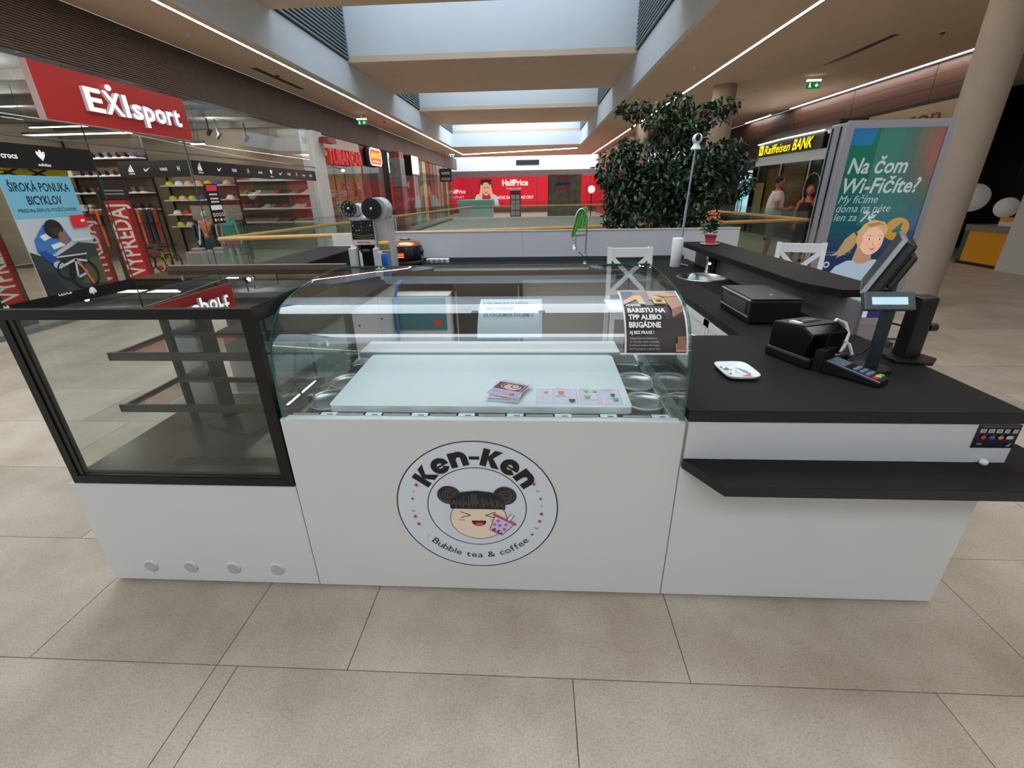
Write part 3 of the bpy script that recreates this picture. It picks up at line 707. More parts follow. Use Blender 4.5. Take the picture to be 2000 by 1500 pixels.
# ================================================================== LEFT SIDE: FURTHER SHOPS
def front(name, y0, y1, label, mats, n, signs=None):
    t = thing(name, label, 'shop front', (-6.66, (y0+y1)/2, 0)); w_ = (y1-y0)/n
    for k in range(n):
        MB(mats[k % len(mats)]).box(-6.75, -6.68, y0+k*w_+.015, y0+(k+1)*w_-.015, .0, 3.34).build('panel', t)
        MB(GLASSR).box(-6.64, -6.635, y0+k*w_+.02, y0+(k+1)*w_-.02, .05, 2.7).build('glass_pane', t)
        if k: MB(BLACKM).box(-6.76, -6.66, y0+k*w_-.015, y0+k*w_+.015, 0, 3.34).build('mullion', t)
    return t
ORW = M('warm_wood_panel', (206, 150, 88), .6, noise=.12, nscale=4, stretch=(1, 1, 5)); ORW2 = M('warm_wood_panel_light', (216, 168, 110), .6, noise=.1, nscale=4)
tf = front('travel_shop_front', 15.2, 18.6, 'warm wood coloured shop front with red lettering and small posters', [ORW, ORW2], 4)
p = Print((-6.67, 15.2, 0), (0, 1, 0), (0, 0, 1), step=.003)
random.seed(11)
for k in range(3):
    for j in range(7):
        if random.random() < .85:
            y = .3+k*1.05; z = .35+j*.24; c_ = random.choice([(225, 215, 205), (200, 110, 100), (130, 180, 170), (210, 190, 180), (190, 60, 60)])
            for q in (0, .4):
                p = Print((-6.67, 15.2, 0), (0, 1, 0), (0, 0, 1), step=.004); p.rect(y+q, z, y+q+.34, z+.2, c_ if q == 0 else random.choice([(220, 210, 205), (205, 130, 120), (170, 190, 190)])); p.rect(y+q+.04, z+.12, y+q+.3, z+.15, (120, 100, 96)); p.build('small_poster', tf)
MB(M('white_header', (214, 208, 200), .7)).box(-6.67, -6.64, 15.2, 18.6, 2.75, 3.33).build('header_panel', tf)
tl = thing('shop_sign', 'red letter sign on the warm wood coloured shop front', 'sign', (-6.4, 17, 2.5))
extr_text('lettering', tl, (-6.45, 15.1, 2.5), (0, 1, .02), (0, 0, 1), [('TURANCAR', 0, 0, .62, .02, 0, 2.9)], M('letter_red', (196, 40, 44), .4, emit=.25), .1)
MB(M('awning_red', (150, 60, 66), .5)).box(-6.45, -6.2, 14.85, 15.45, 3.05, 3.2).build('top_block', tl)
MB(CHROME).bar((-6.4, 15.1, 2.5), (-6.4, 15.1, 3.3), .02, .02).bar((-6.4, 17.9, 2.5), (-6.4, 17.9, 3.3), .02, .02).build('bracket', tl)
t = thing('shop_spotlight', 'small bright spotlight below the red letter sign', 'light', (-6.3, 15.9, 2.3))
MB(M('spot_glow', (255, 255, 255), .3, emit=6)).sph((-6.3, 15.9, 2.33), .05, .09, .04, 12, 8).build('lens', t); MB(BLACK).bar((-6.3, 15.9, 2.36), (-6.62, 15.9, 2.45), .02, .02).build('arm', t)
REDP = M('rest_red_wall', (150, 84, 80), .6, noise=.5, nscale=2.5); GREYG = M('dark_interior', (52, 46, 42), .6, noise=.3, nscale=2)
rfn = front('restaurant_shopfront', 18.7, 22.2, 'red and grey restaurant front with a neon sign and dark interior', [REDP, GREYG, M('pink_panel', (190, 120, 120), .6), GREYG], 4)
ns = thing('neon_sign', 'glowing orange neon sign with white outline above the restaurant', 'sign', (-6.4, 19.7, 2.6))
MB(BLACK).box(-6.62, -6.42, 18.95, 20.55, 2.62, 3.3).build('case', ns, bevel=.12)
p = Print((-6.415, 18.95, 2.62), (0, 1, 0), (0, 0, 1), step=.004, emit=2)
p.poly([(.1, .18), (.25, .05), (1.35, .05), (1.5, .18), (1.5, .5), (1.35, .63), (.25, .63), (.1, .5)], (214, 60, 46))
p.line([(.1, .18), (.25, .05), (1.35, .05), (1.5, .18), (1.5, .5), (1.35, .63), (.25, .63), (.1, .5), (.1, .18)], .045, (255, 215, 230)); p.text('MARIOS', .8, .3, .28, (255, 150, 40), .03, align='c', width=1.1); p.rect(.4, .16, 1.2, .2, (255, 190, 90)); p.build('neon_lettering', ns)
pl = thing('patterned_pillar', 'red and grey patterned pillar right of the neon sign', 'column', (-6.35, 22.3, 0))
MB(M('pillar_pattern', (168, 90, 92), .5, noise=.5, nscale=3)).box(-6.6, -6.15, 22.2, 22.9, 0, 3.34).build('shaft', pl); MB(M('pillar_head_grey', (150, 146, 144), .5, noise=.4, nscale=5)).box(-6.62, -6.13, 22.18, 22.92, 1.9, 3.1).build('head', pl)
front('dark_shop_front', 23.0, 26.5, 'dark shop front behind the patterned pillar', [GREYG, M('tan_panel', (140, 100, 74), .6)], 3)
sb = thing('light_box_sign', 'bright cream light box sign on the left shops', 'sign', (-6.3, 24.2, 2.45))
MB(BLACK).box(-6.62, -6.1, 24.0, 24.1, 2.42, 3.32).box(-6.12, -6.08, 24.0, 25.4, 2.42, 3.32).build('housing', sb)
MB(M('lightbox_cream', (255, 240, 205), .4, emit=1.3)).box(-6.08, -6.06, 24.1, 25.35, 2.5, 3.3).build('panel', sb)
front('pale_shop_front', 26.6, 38.9, 'pale and red mixed shop fronts at the far end of the left side', [M('pale_blind', (190, 190, 184), .6), M('grey_window', (120, 122, 118), .5), M('yellow_window', (206, 188, 130), .6, emit=.1), M('red_window', (170, 60, 66), .6, noise=.4, nscale=2), M('grey_window'), M('pink_window', (190, 140, 134), .6, noise=.3, nscale=2), M('pale_blind')], 12)
hb = thing('hanging_sign', 'small dark hanging sign at the far end of the left shops', 'sign', (-6.2, 33, 2.3))
MB(DGREY).box(-6.5, -5.7, 33, 33.06, 2.3, 3.1).build('board', hb); MB(BLACK).box(-6.62, -6.5, 33.02, 33.04, 2.9, 2.95).box(-6.1, -6.08, 33.02, 33.04, 3.1, 4.14).build('bracket', hb); p = Print((-6.5, 32.99, 2.3), (1, 0, 0), (0, 0, 1), step=.005); p.rect(.1, .1, .7, .25, (160, 150, 150)); p.rect(.12, .45, .68, .6, (190, 190, 190)); p.build('lettering', hb)

# ================================================================== FAR END
wl = MB(M('far_grey_wall', (128, 124, 120), .8)); wl.box(-13, 13, 40.9, 41.0, 0, 3.22); struct('wall_far', wl)
bw = MB(M('bulkhead_white', (232, 236, 238), .7)); bw.box(-8, 7.4, 43, 43.2, 0, 7); bw.box(-8.1, -8, 39.2, 43, 3.2, 7); bw.box(7.4, 7.5, 39.2, 43, 3.2, 7); bw.box(-8, 7.4, 39.1, 39.2, 4.3, 7); struct('wall_far_bulkhead', bw)
t = thing('wall_grille', 'dark rectangular grille on the white far wall', 'vent', (-.7, 43, 3.7))
MB(BLACK).box(-1.77, .2, 42.95, 43.0, 3.72, 4.1).build('frame', t)
for k in range(4): MB(DGREY).box(-1.72, .15, 42.93, 42.95, 3.75+k*.085, 3.79+k*.085).build('blade', t)
h = thing('shop_hoarding', 'red hoarding with white lettering and a large printed face across the far end', 'hoarding', (0, 40, .3))
segs = [(-10.5, -8.75), (-8.65, -5.4), (-5.3, -.3), (-.2, 4.2), (4.3, 8.5)]
segs = [(-13, -8.8), (-8.75, -5.4), (-5.3, -.3), (-.2, 1.05), (1.1, 3.9), (4.0, 9)]
for a, b in ((-13, -8.8), (-8.75, -5.42), (-5.34, -.0), (0.06, 4.1), (4.16, 8.6)):
    MB(M('hoard_red', (216, 20, 50), .5, emit=.25)).box(a, b, 40, 40.05, .4, 2.72).build('panel', h)
p = Print((-8.75, 39.99, .4), (1, 0, 0), (0, 0, 1), step=.012, emit=.35)
p.text('HalfPrice', 1.6, 1.15, .42, (250, 240, 240), .02, align='l', width=1.3); p.text('OUTLET', 1.6, .8, .2, (250, 220, 220), width=1.2)
p.text('HalfPrice', 5.95, 1.68, .62, (255, 255, 255), .03, width=2.1); p.text('Čoskoro otvárame', 6.3, 1.40, .2, (255, 220, 225), width=1.2)
p.text('VEĽKÉ ZNAČKY MALÉ CENY', 5.5, .68, .3, (255, 240, 240), .02, width=3.0)
p.poly([(3.4, .1), (3.8, 1.0), (4.3, 1.2), (5.0, 1.2), (5.5, .9), (5.7, .1)], (190, 205, 225)); p.poly([(4.2, .1), (4.3, 1.0), (4.95, 1.0), (5.05, .1)], (190, 25, 45))
p.ell(4.6, 1.55, .55, .62, (70, 44, 34)); p.ell(4.62, 1.45, .36, .5, (225, 170, 145)); p.ell(4.5, 1.55, .06, .04, (50, 30, 30)); p.ell(4.78, 1.55, .06, .04, (50, 30, 30)); p.ell(4.63, 1.18, .1, .05, (190, 60, 60))
for sx in (-1, 1): p.poly([(4.62+sx*.3, 1.0), (4.62+sx*.5, .6), (4.62+sx*.62, .7), (4.62+sx*.5, 1.3), (4.62+sx*.42, 1.8), (4.62+sx*.3, 1.7)], (228, 178, 150))
p.rect(4.2, 2.0, 5.1, 2.15, (36, 26, 30)); p.poly([(-.9, 0), (-.1, 0), (.2, .9), (.9, 1.3), (.2, 1.75), (.75, 1.25), (.1, 1.0), (-.1, 2.1), (-.7, 2.1)], (235, 180, 165))
p.text('HalfPrice', 10.7, 1.3, .3, (250, 230, 230), .02, width=1.2); p.build('printed_graphics', h)['kind'] = 'stuff'
# small far items
def shopfar(x, y):
    pass
t = thing('red_booth', 'dark red booth with pale window panes in front of the far hoarding', 'booth', (-1.1, 26, 0))
MB(M('booth_red', (136, 44, 40), .5)).box(-1.42, -.85, 26, 26.6, 0, 1.66).lathe([(.3, 1.66), (.2, 1.75), (0, 1.78)], (-1.135, 26.3, 0), 16).build('body', t)
for k in range(2):
    for j in range(5): MB(M('booth_pane', (190, 190, 196), .3)).box(-1.37+k*.25, -1.16+k*.25, 25.98, 26.0, .15+j*.27, .37+j*.27).build('window_pane', t)
t = thing('teal_counter', 'pale teal stand beside the red booth in the distance', 'counter', (-3, 25, 0))
MB(M('teal_counter_mat', (120, 200, 190), .4)).box(-4.1, -2.3, 25, 26.5, .85, 1.25).build('top_band', t); MB(M('pale_glass_mat', (190, 225, 215), .3)).box(-4.05, -2.35, 25.03, 26.4, 0, .85).build('lower_body', t)
t = thing('station_sign_stand', 'grey display stand with a round red and blue sign in the distance', 'sign', (1.5, 26.5, 0))
MB(M('stand_olive', (110, 112, 96), .6, noise=.5, nscale=3)).box(.6, 2.4, 26.5, 26.7, 0, 2.4).build('board', t)
p = Print((1.0, 26.49, 1.5), (1, 0, 0), (0, 0, 1), step=.006); p.ring(.4, .45, .28, .1, (200, 40, 50), 24); p.rect(.0, .38, .8, .52, (40, 60, 150)); p.build('roundel', t)
t = thing('globe_lamp', 'small white globe lamp on a stand in front of the far red hoarding', 'lamp', (3.0, 27, 0)); MB(BLACKM).cyl((3, 27, 0), .03, 1.5, 8).build('pole', t); MB(M('globe_white', (240, 238, 230), .4, emit=.6)).sph((3, 27, 1.65), .2, n=14, m=10).build('globe', t)
for i, x in enumerate((-5.0, -.1, .9)):
    t = thing('railing_section', ['grey metal railing left of the far teal stand', 'grey metal railing right of the red booth', 'grey metal railing below the far olive stand'][i], 'railing', (x, 22.5, 0))
    m_ = MB(BLACKM).bar((x, 22.5, 1), (x+.9, 22.5, 1), .03, .03).bar((x, 22.5, .1), (x+.9, 22.5, .1), .03, .03)
    for k in range(4): m_.bar((x+k*.3, 22.5, 0), (x+k*.3, 22.5, 1), .025, .025)
    m_.build('bars', t)
# ================================================================== RIGHT SIDE
bf = thing('bank_shopfront', 'dark bank front with a pale header band and gold tile wall, right of the tree', 'shop front', (8.2, 17, 0))
DK = M('bank_dark', (38, 34, 24), .4, noise=.3, nscale=2); GOLD = M('gold_tiles', (120, 96, 24), .4)
MB(DK).box(8.3, 9.1, 14.6, 20.4, 0, 3.3).build('wall_panel', bf)
MB(M('bank_header_pale', (206, 218, 218), .5, emit=.12)).box(8.2, 8.3, 14.6, 19.2, 2.32, 2.6).build('header_band', bf)
for k in range(8):
    for j in range(14): MB(GOLD).box(8.27, 8.3, 15.75+k*.17, 15.9+k*.17, .35+j*.135, .47+j*.135).build('gold_tile', bf)
for y in (15.5, 17.25, 18.9): MB(STEEL).box(8.22, 8.28, y-.03, y+.03, 0, 2.32).build('mullion', bf)
for a, b in ((14.65, 15.47), (15.53, 17.22), (17.28, 18.87)): MB(GL('bank_glass', (235, 242, 236), .02, .05, .06)).box(8.245, 8.255, a, b, 0, 2.32).build('glass_pane', bf)
MB(M('gold_curtain', (150, 112, 30), .6, noise=.4, nscale=2)).box(8.26, 8.3, 17.4, 18.2, .6, 2.2).build('curtain', bf)
MB(M('olive_poster', (130, 124, 60), .6)).box(8.2, 8.21, 18.2, 18.8, .7, 1.75).build('window_poster', bf)
bs = thing('bank_sign', 'black sign with glowing yellow bank lettering', 'sign', (8.15, 17, 2.6))
MB(BLACK).box(8.12, 8.2, 14.9, 19.1, 2.6, 3.02).build('board', bs)
YL = M('lit_yellow_letter', (255, 232, 10), .4, emit=.9)
extr_text('lettering', bs, (8.12, 18.75, 2.67), (0, -1, 0), (0, 0, 1), [('Raiffeisen', .36, 0, .38, .012, .15, 1.75), ('BANK', 2.25, 0, .42, .02, .25, 1.15)], YL, .03, M('letter_side_dark', (90, 80, 10), .5))
p = Print((8.115, 18.85, 2.66), (0, -1, 0), (0, 0, 1), step=.004, emit=1.5); p.rect(.0, 0, .3, .3, (255, 230, 10)); p.line([(.05, .05), (.15, .15), (.25, .05)], .05, (30, 26, 10)); p.line([(.05, .25), (.15, .15), (.25, .25)], .05, (30, 26, 10)); p.build('emblem', bs)
MB(LED).tube([(8.1, 14.9, 3.06), (8.1, 17.2, 3.06), (8.1, 19.0, 3.02)], .012, 6).build('light_line', bs)
t = thing('shop_screen', 'lit shop poster with a pink and a cyan figure between the tree and the bank', 'poster', (8.15, 19.6, .6))
MB(BLACK).box(8.15, 8.2, 19.15, 20.3, 0, 2.25).build('housing', t)
p = Print((8.148, 20.25, .6), (0, -1, 0), (0, 0, 1), step=.004, emit=.7)
p.rect(0, 0, 1.05, 1.6, (170, 215, 225)); p.poly([(.1, .75), (.35, .8), (.4, 1.25), (.2, 1.3)], (220, 60, 170)); p.poly([(.45, .6), (.85, .6), (.85, 1.25), (.55, 1.3)], (40, 190, 210)); p.rect(.12, .05, .22, .75, (50, 60, 80)); p.rect(.28, .05, .36, .75, (50, 60, 80)); p.rect(.5, .05, .62, .6, (60, 70, 90)); p.ell(.27, 1.4, .08, .11, (60, 40, 36)); p.ell(.7, 1.42, .08, .11, (190, 150, 130)); p.poly([(.3, 1.5), (.9, 1.52), (.8, 1.38), (.5, 1.42)], (20, 90, 110)); p.build('picture', t)
cs = thing('wall_clock_ring', 'pale ring shaped ornament behind the bank glass right of the woman', 'ornament', (8.2, 15.1, 1.2))
m_ = MB(STEEL); m_.tube([(8.2, 15.1+.42*math.cos(a*PI/12), 1.55+.42*math.sin(a*PI/12)) for a in range(25)], .02, 6); m_.build('ring', cs)
# dark restaurant behind the column
DKR = M('restaurant_dark', (20, 17, 16), .45, noise=.3, nscale=1)
struct('wall_right_shop', MB(DKR).box(11.5, 11.7, -4, 15, 0, 4.15))
struct('wall_right_pier', MB(M('pier_white', (205, 205, 205), .7)).box(9.12, 9.5, 4.0, 9.62, 0, 3.38))
struct('wall_right_far', MB(DKR).box(9.0, 9.2, 20.4, 41, 0, 3.38))
struct('wall_right_div', MB(DKR).box(9.2, 11.5, 13.6, 13.7, 0, 4.15))
struct('ceiling_right_shop', MB(DKR).box(9.3, 11.5, -4, 14, 3.4, 3.5))
yc = thing('restaurant_counter', 'low amber yellow counter front in the dark shop behind the big column', 'counter', (9.3, 10.2, 0))
AMB = M('amber_panel', (206, 140, 12), .45, noise=.1, nscale=2, emit=.06)
MB(AMB).box(9.25, 9.35, 9.72, 10.6, .06, .68).build('front_panel', yc)
MB(M('counter_grey_top', (120, 122, 118), .4)).box(9.22, 9.9, 9.66, 10.7, .68, .8).build('top', yc)
MB(BLACK).box(9.24, 9.36, 9.62, 10.7, 0, .06).build('plinth', yc)
MB(M('counter_green', (60, 90, 66), .5)).box(9.25, 9.36, 10.6, 10.72, .06, .68).build('side_panel', yc)
t = thing('takeaway_box', 'small amber and white box standing on the amber counter', 'box', (9.5, 10.1, .8)); MB(AMB).box(9.4, 9.6, 9.9, 10.2, .88, .96).build('lid', t); MB(WHITE2).box(9.4, 9.6, 9.9, 10.2, .8, .88).build('body', t)
for i, (x, y, z, r_) in enumerate(((10.0, 11.7, 1.3, .3), (9.9, 10.7, 1.12, .2))):
    t = thing('paper_globe_lamp', ['large white globe in the dark shop right of the column', 'smaller white globe above the amber counter'][i], 'lamp', (x, y, z-r_))
    MB(M('globe_paper', (200, 196, 190), .7, emit=.12)).sph((x, y, z), r_, n=20, m=14).build('shade', t); MB(BLACK).tube([(x, y, z+r_), (x, y, 3.4)], .006, 6).build('cord', t)
cf = thing('wall_sign', 'cream wall sign with dark red lettering partly hidden behind the totem', 'sign', (9.1, 13, 2.9))
MB(M('cream_board', (196, 176, 150), .7)).box(9.05, 9.12, 11.3, 14.6, 2.75, 3.3).build('board', cf)
p = Print((9.045, 14.6, 2.8), (0, -1, 0), (0, 0, 1), step=.004); p.text('st. con', .6, .1, .42, (140, 50, 44), .02, width=1.9); p.build('lettering', cf)
struct('trim_4', MB(M('right_band_dark', (30, 22, 18), .6)).box(9.1, 9.3, 4, 20, 3.3, 3.39))
rf2 = thing('red_shop_front', 'dark red shop front seen left of the tree at the far right side', 'shop front', (4.9, 32, 0))
for k in range(5): MB(M('far_red_cladding', (128, 60, 48), .6)).box(4.7, 4.85, 25+k*2.8, 27.75+k*2.8, 3.2, 4.14).build('fascia_panel', rf2); MB(M('far_red_glass', (176, 36, 52), .4, noise=.3, nscale=2) if k != 2 else M('dark_interior')).box(4.75, 4.85, 25+k*2.8, 27.75+k*2.8, 0, 3.2).build('front_panel', rf2)

# ================================================================== ADVERTISING TOTEM
tt = thing('advertising_totem', 'tall grey framed advertising totem with a colourful telecom poster of a girl', 'advertising display', (3.28, 4.9, 0))
TG = M('totem_grey', (176, 172, 178), .35, metal=.5); TX0, TX1 = 2.815, 3.735
MB(TG).box(TX0, TX1, 4.83, 5.08, .05, 2.13).build('case', tt, bevel=.012)
MB(TG).box(TX0, TX0+.055, 4.8, 4.83, .25, 2.14).box(TX1-.055, TX1, 4.8, 4.83, .25, 2.14).box(TX0+.055, TX1-.055, 4.8, 4.83, 2.075, 2.14).box(TX0+.055, TX1-.055, 4.8, 4.83, .25, .32).build('frame', tt)
MB(CHROME).box(TX0-.012, TX0, 4.87, 4.9, .1, 2.1).box(TX0-.012, TX0, 5.0, 5.03, .1, 2.1).build('side_trim', tt)
MB(DGREY).box(TX0-.05, TX1+.05, 4.75, 5.15, 0, .06).build('foot', tt)
p = Print((2.87, 4.815, .32), (1, 0, 0), (0, 0, 1), step=.0006, emit=.32, rough=.25)
W_, H_ = .81, 1.755
# gradient background: vertical strips
def mixc(a, b, t): return tuple(int(round(a[i]+(b[i]-a[i])*t)) for i in range(3))
nx, ny = 12, 22
for i in range(nx):
    for j in range(ny):
        u, v = (i+.5)/nx, (j+.5)/ny
        base = mixc((50, 30, 110), (0, 112, 118), min(1, max(0, (v-.25)/.3)))
        base = mixc(base, (10, 120, 96), min(1, max(0, (v-.55)/.3)))
        k_ = min(1, max(0, (u-.55)/.4))*min(1, max(0, (v-.55)/.3)); base = mixc(base, (176, 80, 36), k_)
        k_ = min(1, max(0, (u-.72)/.2))*min(1, max(0, (.62-v)/.2)); base = mixc(base, (50, 70, 160), k_)
        base = tuple(c//12*12 for c in base)
        p.rect(W_*i/nx, H_*j/ny, W_*(i+1)/nx, H_*(j+1)/ny, base, False)
p.l += 1
p.poly([(.0, 1.62), (.2, 1.62), (.23, 1.755), (.0, 1.755)], (30, 130, 190))
WT = (226, 228, 226)
p.text('Na čom', .04, 1.385, .185, WT, .02, .2, width=.53); p.text('Wi-Fičíte?', .03, 1.215, .185, WT, .02, .2, width=.70)
p.text('My fičíme', .025, 1.125, .10, WT, -.004, .25, width=.36); p.text('doma na néte', .022, 1.045, .10, WT, -.004, .25, width=.50); p.text('len za', .02, .965, .10, WT, -.004, .25, width=.21); p.text('7€', .27, .955, .13, WT, .02, .2, width=.16)
p.ell(.635, .885, .115, .105, (238, 170, 30), 40); p.text('4', .60, .82, .17, (20, 120, 110), .03); p.ell(.68, .83, .03, .03, (20, 120, 110), 6)
p.text('Len s internetom ešte rýchlejší', .023, .665, .024, (200, 195, 220), width=.24); p.text('na www stránke operátora', .02, .64, .024, (200, 195, 220), width=.2)
p.ring(.055, .55, .024, .016, WT, 20); p.rect(.0, 0, .81, .42, (56, 40, 120))
# the girl (drawn in her own units, then placed)
P_main = p
p = Print(P_main.O+P_main.U*.014+P_main.V*.109, P_main.U*1.14, P_main.V*1.14, step=.0006, emit=.32, rough=.25); p.l = P_main.l; p.mb = P_main.mb
SK, SKD, HR, HRD, DR = (238, 192, 165), (214, 160, 132), (206, 168, 112), (168, 126, 78), (196, 214, 236)
p.poly([(.2, .66), (.14, .6), (.1, .5), (.05, .46), (.12, .47), (.1, .44), (.17, .48), (.22, .52), (.25, .6)], HR); p.poly([(.24, .64), (.27, .67), (.255, .69), (.22, .66)], (180, 190, 215))
p.poly([(.07, .0), (.08, .3), (.11, .37), (.2, .42), (.44, .43), (.52, .38), (.57, .28), (.58, .0)], DR); p.poly([(.47, .42), (.53, .37), (.585, .26), (.6, .0), (.5, 0), (.49, .28)], SK); p.poly([(.07, .2), (.1, .35), (.05, .28), (.0, .1), (.0, .0), (.07, 0)], SK)
p.poly([(.26, .56), (.24, .42), (.32, .375), (.4, .42), (.38, .55)], SKD); p.poly([(.24, .43), (.32, .375), (.4, .43), (.36, .395), (.28, .395)], (168, 190, 220))
p.ell(.345, .625, .115, .13, HR, 28); p.ell(.365, .585, .092, .115, SK, 28, rot=.08); p.poly([(.27, .65), (.3, .70), (.38, .71), (.45, .67), (.46, .62), (.47, .68), (.43, .74), (.34, .755), (.26, .72), (.24, .63), (.255, .56)], HR)
p.poly([(.28, .72), (.32, .70), (.4, .72), (.44, .71), (.38, .74)], HRD); p.ell(.272, .585, .018, .028, SKD, 14)
for ex in (.335, .42): p.ell(ex, .60, .014, .009, (245, 240, 238), 12); p.ell(ex+.002, .60, .008, .008, (70, 60, 66), 10); p.line([(ex-.02, .626), (ex, .632), (ex+.018, .626)], .005, HRD)
p.poly([(.375, .59), (.385, .555), (.396, .552), (.384, .546), (.368, .55)], SKD); p.poly([(.35, .525), (.38, .52), (.41, .53), (.385, .508)], (196, 96, 92)); p.line([(.349, .526), (.38, .519), (.412, .531)], .003, (150, 70, 66))
p.ell(.325, .555, .02, .014, (240, 178, 156), 12); p.ell(.43, .56, .018, .014, (240, 178, 156), 12)
p.line([(.49, .42), (.46, .34), (.47, .2)], .005, (150, 170, 205))
p.poly([(.07, .0), (.08, .02), (.5, .02), (.5, -.09), (.07, -.09)], DR)
p = P_main
po = p.build('poster', tt)
MB(GL('totem_glass', (238, 242, 242), .03)).box(2.87, 3.68, 4.802, 4.806, .32, 2.075).build('cover_glass', tt)

# ================================================================== KIOSK
Y0 = 1.438
# left plinth
t = thing('counter_plinth', 'low white plinth carrying the black framed display case at the left', 'counter', (-1.42, 1.85, 0))
MB(WHITE).box(-1.9, -.952, Y0, Y0+.02, .018, .522).build('front_panel', t, bevel=.001)
MB(WHITE).box(-1.9, -1.88, Y0+.02, 2.3, .018, .522).box(-1.88, -.96, 2.28, 2.3, .018, .522).build('carcass', t)
MB(WHITE).box(-1.905, -.952, Y0-.002, 2.31, .522, .534).build('top_board', t)
GR = M('vent_cap_grey', (176, 176, 178), .5)
for x in (-1.703, -1.519, -1.323, -1.126): MB(WHITE).lathe([(.031, 0), (.031, -.004), (.026, -.006)], (x, Y0, .1), 28, 'y', cap=False).use(GR).lathe([(.0255, -.0062), (.0, -.0062)], (x, Y0, .1), 24, 'y', cap=False).build('vent_cap', t)
for x in (-1.83, -1.3): MB(GL('clear_foot', (235, 240, 240), .1)).cyl((x, Y0+.07, 0), .012, .02, 12).build('foot', t)

# display case
dc = thing('display_case', 'black framed glass pastry display case, empty, with two glass shelves', 'display case', (-1.42, 1.85, .534))
F = M('case_frame_black', (22, 20, 19), .3, metal=.4); F2 = M('case_frame_inner', (60, 58, 52), .35, metal=.6)
zx0, zx1, zy0, zy1, zb, zt = -1.885, -.958, 1.442, 2.28, .534, 1.252
fr = MB(F)
fr.box(zx0, zx1, zy0, zy0+.03, zb, zb+.035); fr.box(zx0, zx1, zy0, zy0+.03, zt-.035, zt)
fr.box(zx0, zx0+.03, zy0, zy0+.03, zb+.035, zt-.035); fr.box(zx1-.045, zx1, zy0, zy0+.03, zb+.035, zt-.035)
fr.box(zx0, zx0+.03, zy1-.05, zy1-.031, zb, zt); fr.box(zx1-.03, zx1, zy1-.05, zy1-.031, zb, zt)
fr.box(zx0, zx0+.025, zy0+.03, zy1-.05, zt-.03, zt-.001); fr.box(zx1-.03, zx1, zy0+.03, zy1-.05, zt-.05, zt-.001)
fr.box(zx0, zx0+.03, zy0+.03, zy1-.05, zb, zb+.02); fr.box(zx1-.03, zx1, zy0+.03, zy1-.05, zb, zb+.05)
fr.build('frame', dc)
MB(BROWN).box(zx0, zx1, zy1-.03, zy1+.01, zt-.05, zt+.03).build('rear_top_rail', dc)
MB(F2).box(zx0+.03, zx0+.05, zy0+.006, zy0+.03, zb+.03, zt-.035).box(zx0+.05, zx1-.04, zy0+.004, zy0+.01, zb+.035, zb+.039).build('inner_trim', dc)
DECK = M('case_deck', (88, 82, 74), .22, metal=.3)
MB(DECK).box(zx0+.03, zx1-.03, zy0+.03, zy1-.05, zb+.02, zb+.045).build('deck', dc)
v_ = MB(BLACK)
for i in range(44):
    for j in range(5): v_.box(-1.52+i*.0115, -1.514+i*.0115, 1.52+j*.012, 1.527+j*.012, zb+.045, zb+.0462)
v_.build('air_grille', dc)['kind'] = 'stuff'
MB(CASEGL).box(zx0+.03, zx1-.045, zy0+.010, zy0+.016, zb+.035, zt-.035).build('front_glass', dc)
MB(CASEGL).box(zx0+.01, zx0+.016, zy0+.03, zy1-.05, zb+.02, zt-.03).build('side_glass', dc)
MB(CASEGL).box(zx1-.016, zx1-.01, zy0+.03, zy1-.05, zb+.05, zt-.05).build('side_glass', dc)
MB(TOPGL).box(zx0+.005, zx1-.005, zy0+.002, zy1-.03, zt, zt+.007).build('top_glass', dc)
for x0, x1, y in ((-1.85, -1.44, 2.25), (-1.47, -.99, 2.262)):
    MB(CASEGL).box(x0, x1, y, y+.005, zb+.05, zt-.04).build('sliding_door', dc); MB(F).box(x0, x0+.02, y-.003, y+.008, zb+.045, zt-.04).box(x1-.02, x1, y-.003, y+.008, zb+.045, zt-.04).build('door_frame', dc)
for z, x0, y0 in ((1.022, -1.69, 1.595), (.80, -1.715, 1.585)):
    s = MB(F2).box(x0, -.995, y0, y0+.012, z-.012, z+.02).box(x0, -.995, 1.9, 1.912, z-.012, z+.012).box(x0, x0+.012, y0, 1.9, z-.01, z+.012).box(-1.007, -.995, y0, 1.9, z-.01, z+.012).build('shelf_frame', dc)
    MB(CASEGL).box(x0+.012, -1.007, y0+.012, 1.9, z, z+.006).build('shelf_glass', dc)
MB(M('duct_steel', (176, 180, 180), .25, metal=.85)).prism([(-1.725, 2.0), (-1.72, 1.965), (-1.70, 1.95), (-1.60, 1.95), (-1.58, 1.965), (-1.575, 2.0)], zb+.045, zt-.04).build('rear_duct', dc)
MB(F).box(-1.745, -1.727, 1.945, 2.0, zb+.045, zt-.04).box(-1.568, -1.525, 1.94, 1.99, zb+.045, zt-.04).build('duct_trim', dc)
for z in (.80, 1.022): MB(F).box(-1.70, -1.58, 1.905, 1.95, z-.012, z+.012).build('shelf_bracket', dc)
MB(BLACK).tube([(-1.1, 1.9, .95), (-1.12, 1.88, .8), (-1.18, 1.8, .66), (-1.3, 1.75, .59), (-1.45, 1.8, .585), (-1.58, 1.85, .585)], .006, 8).build('cable', dc)

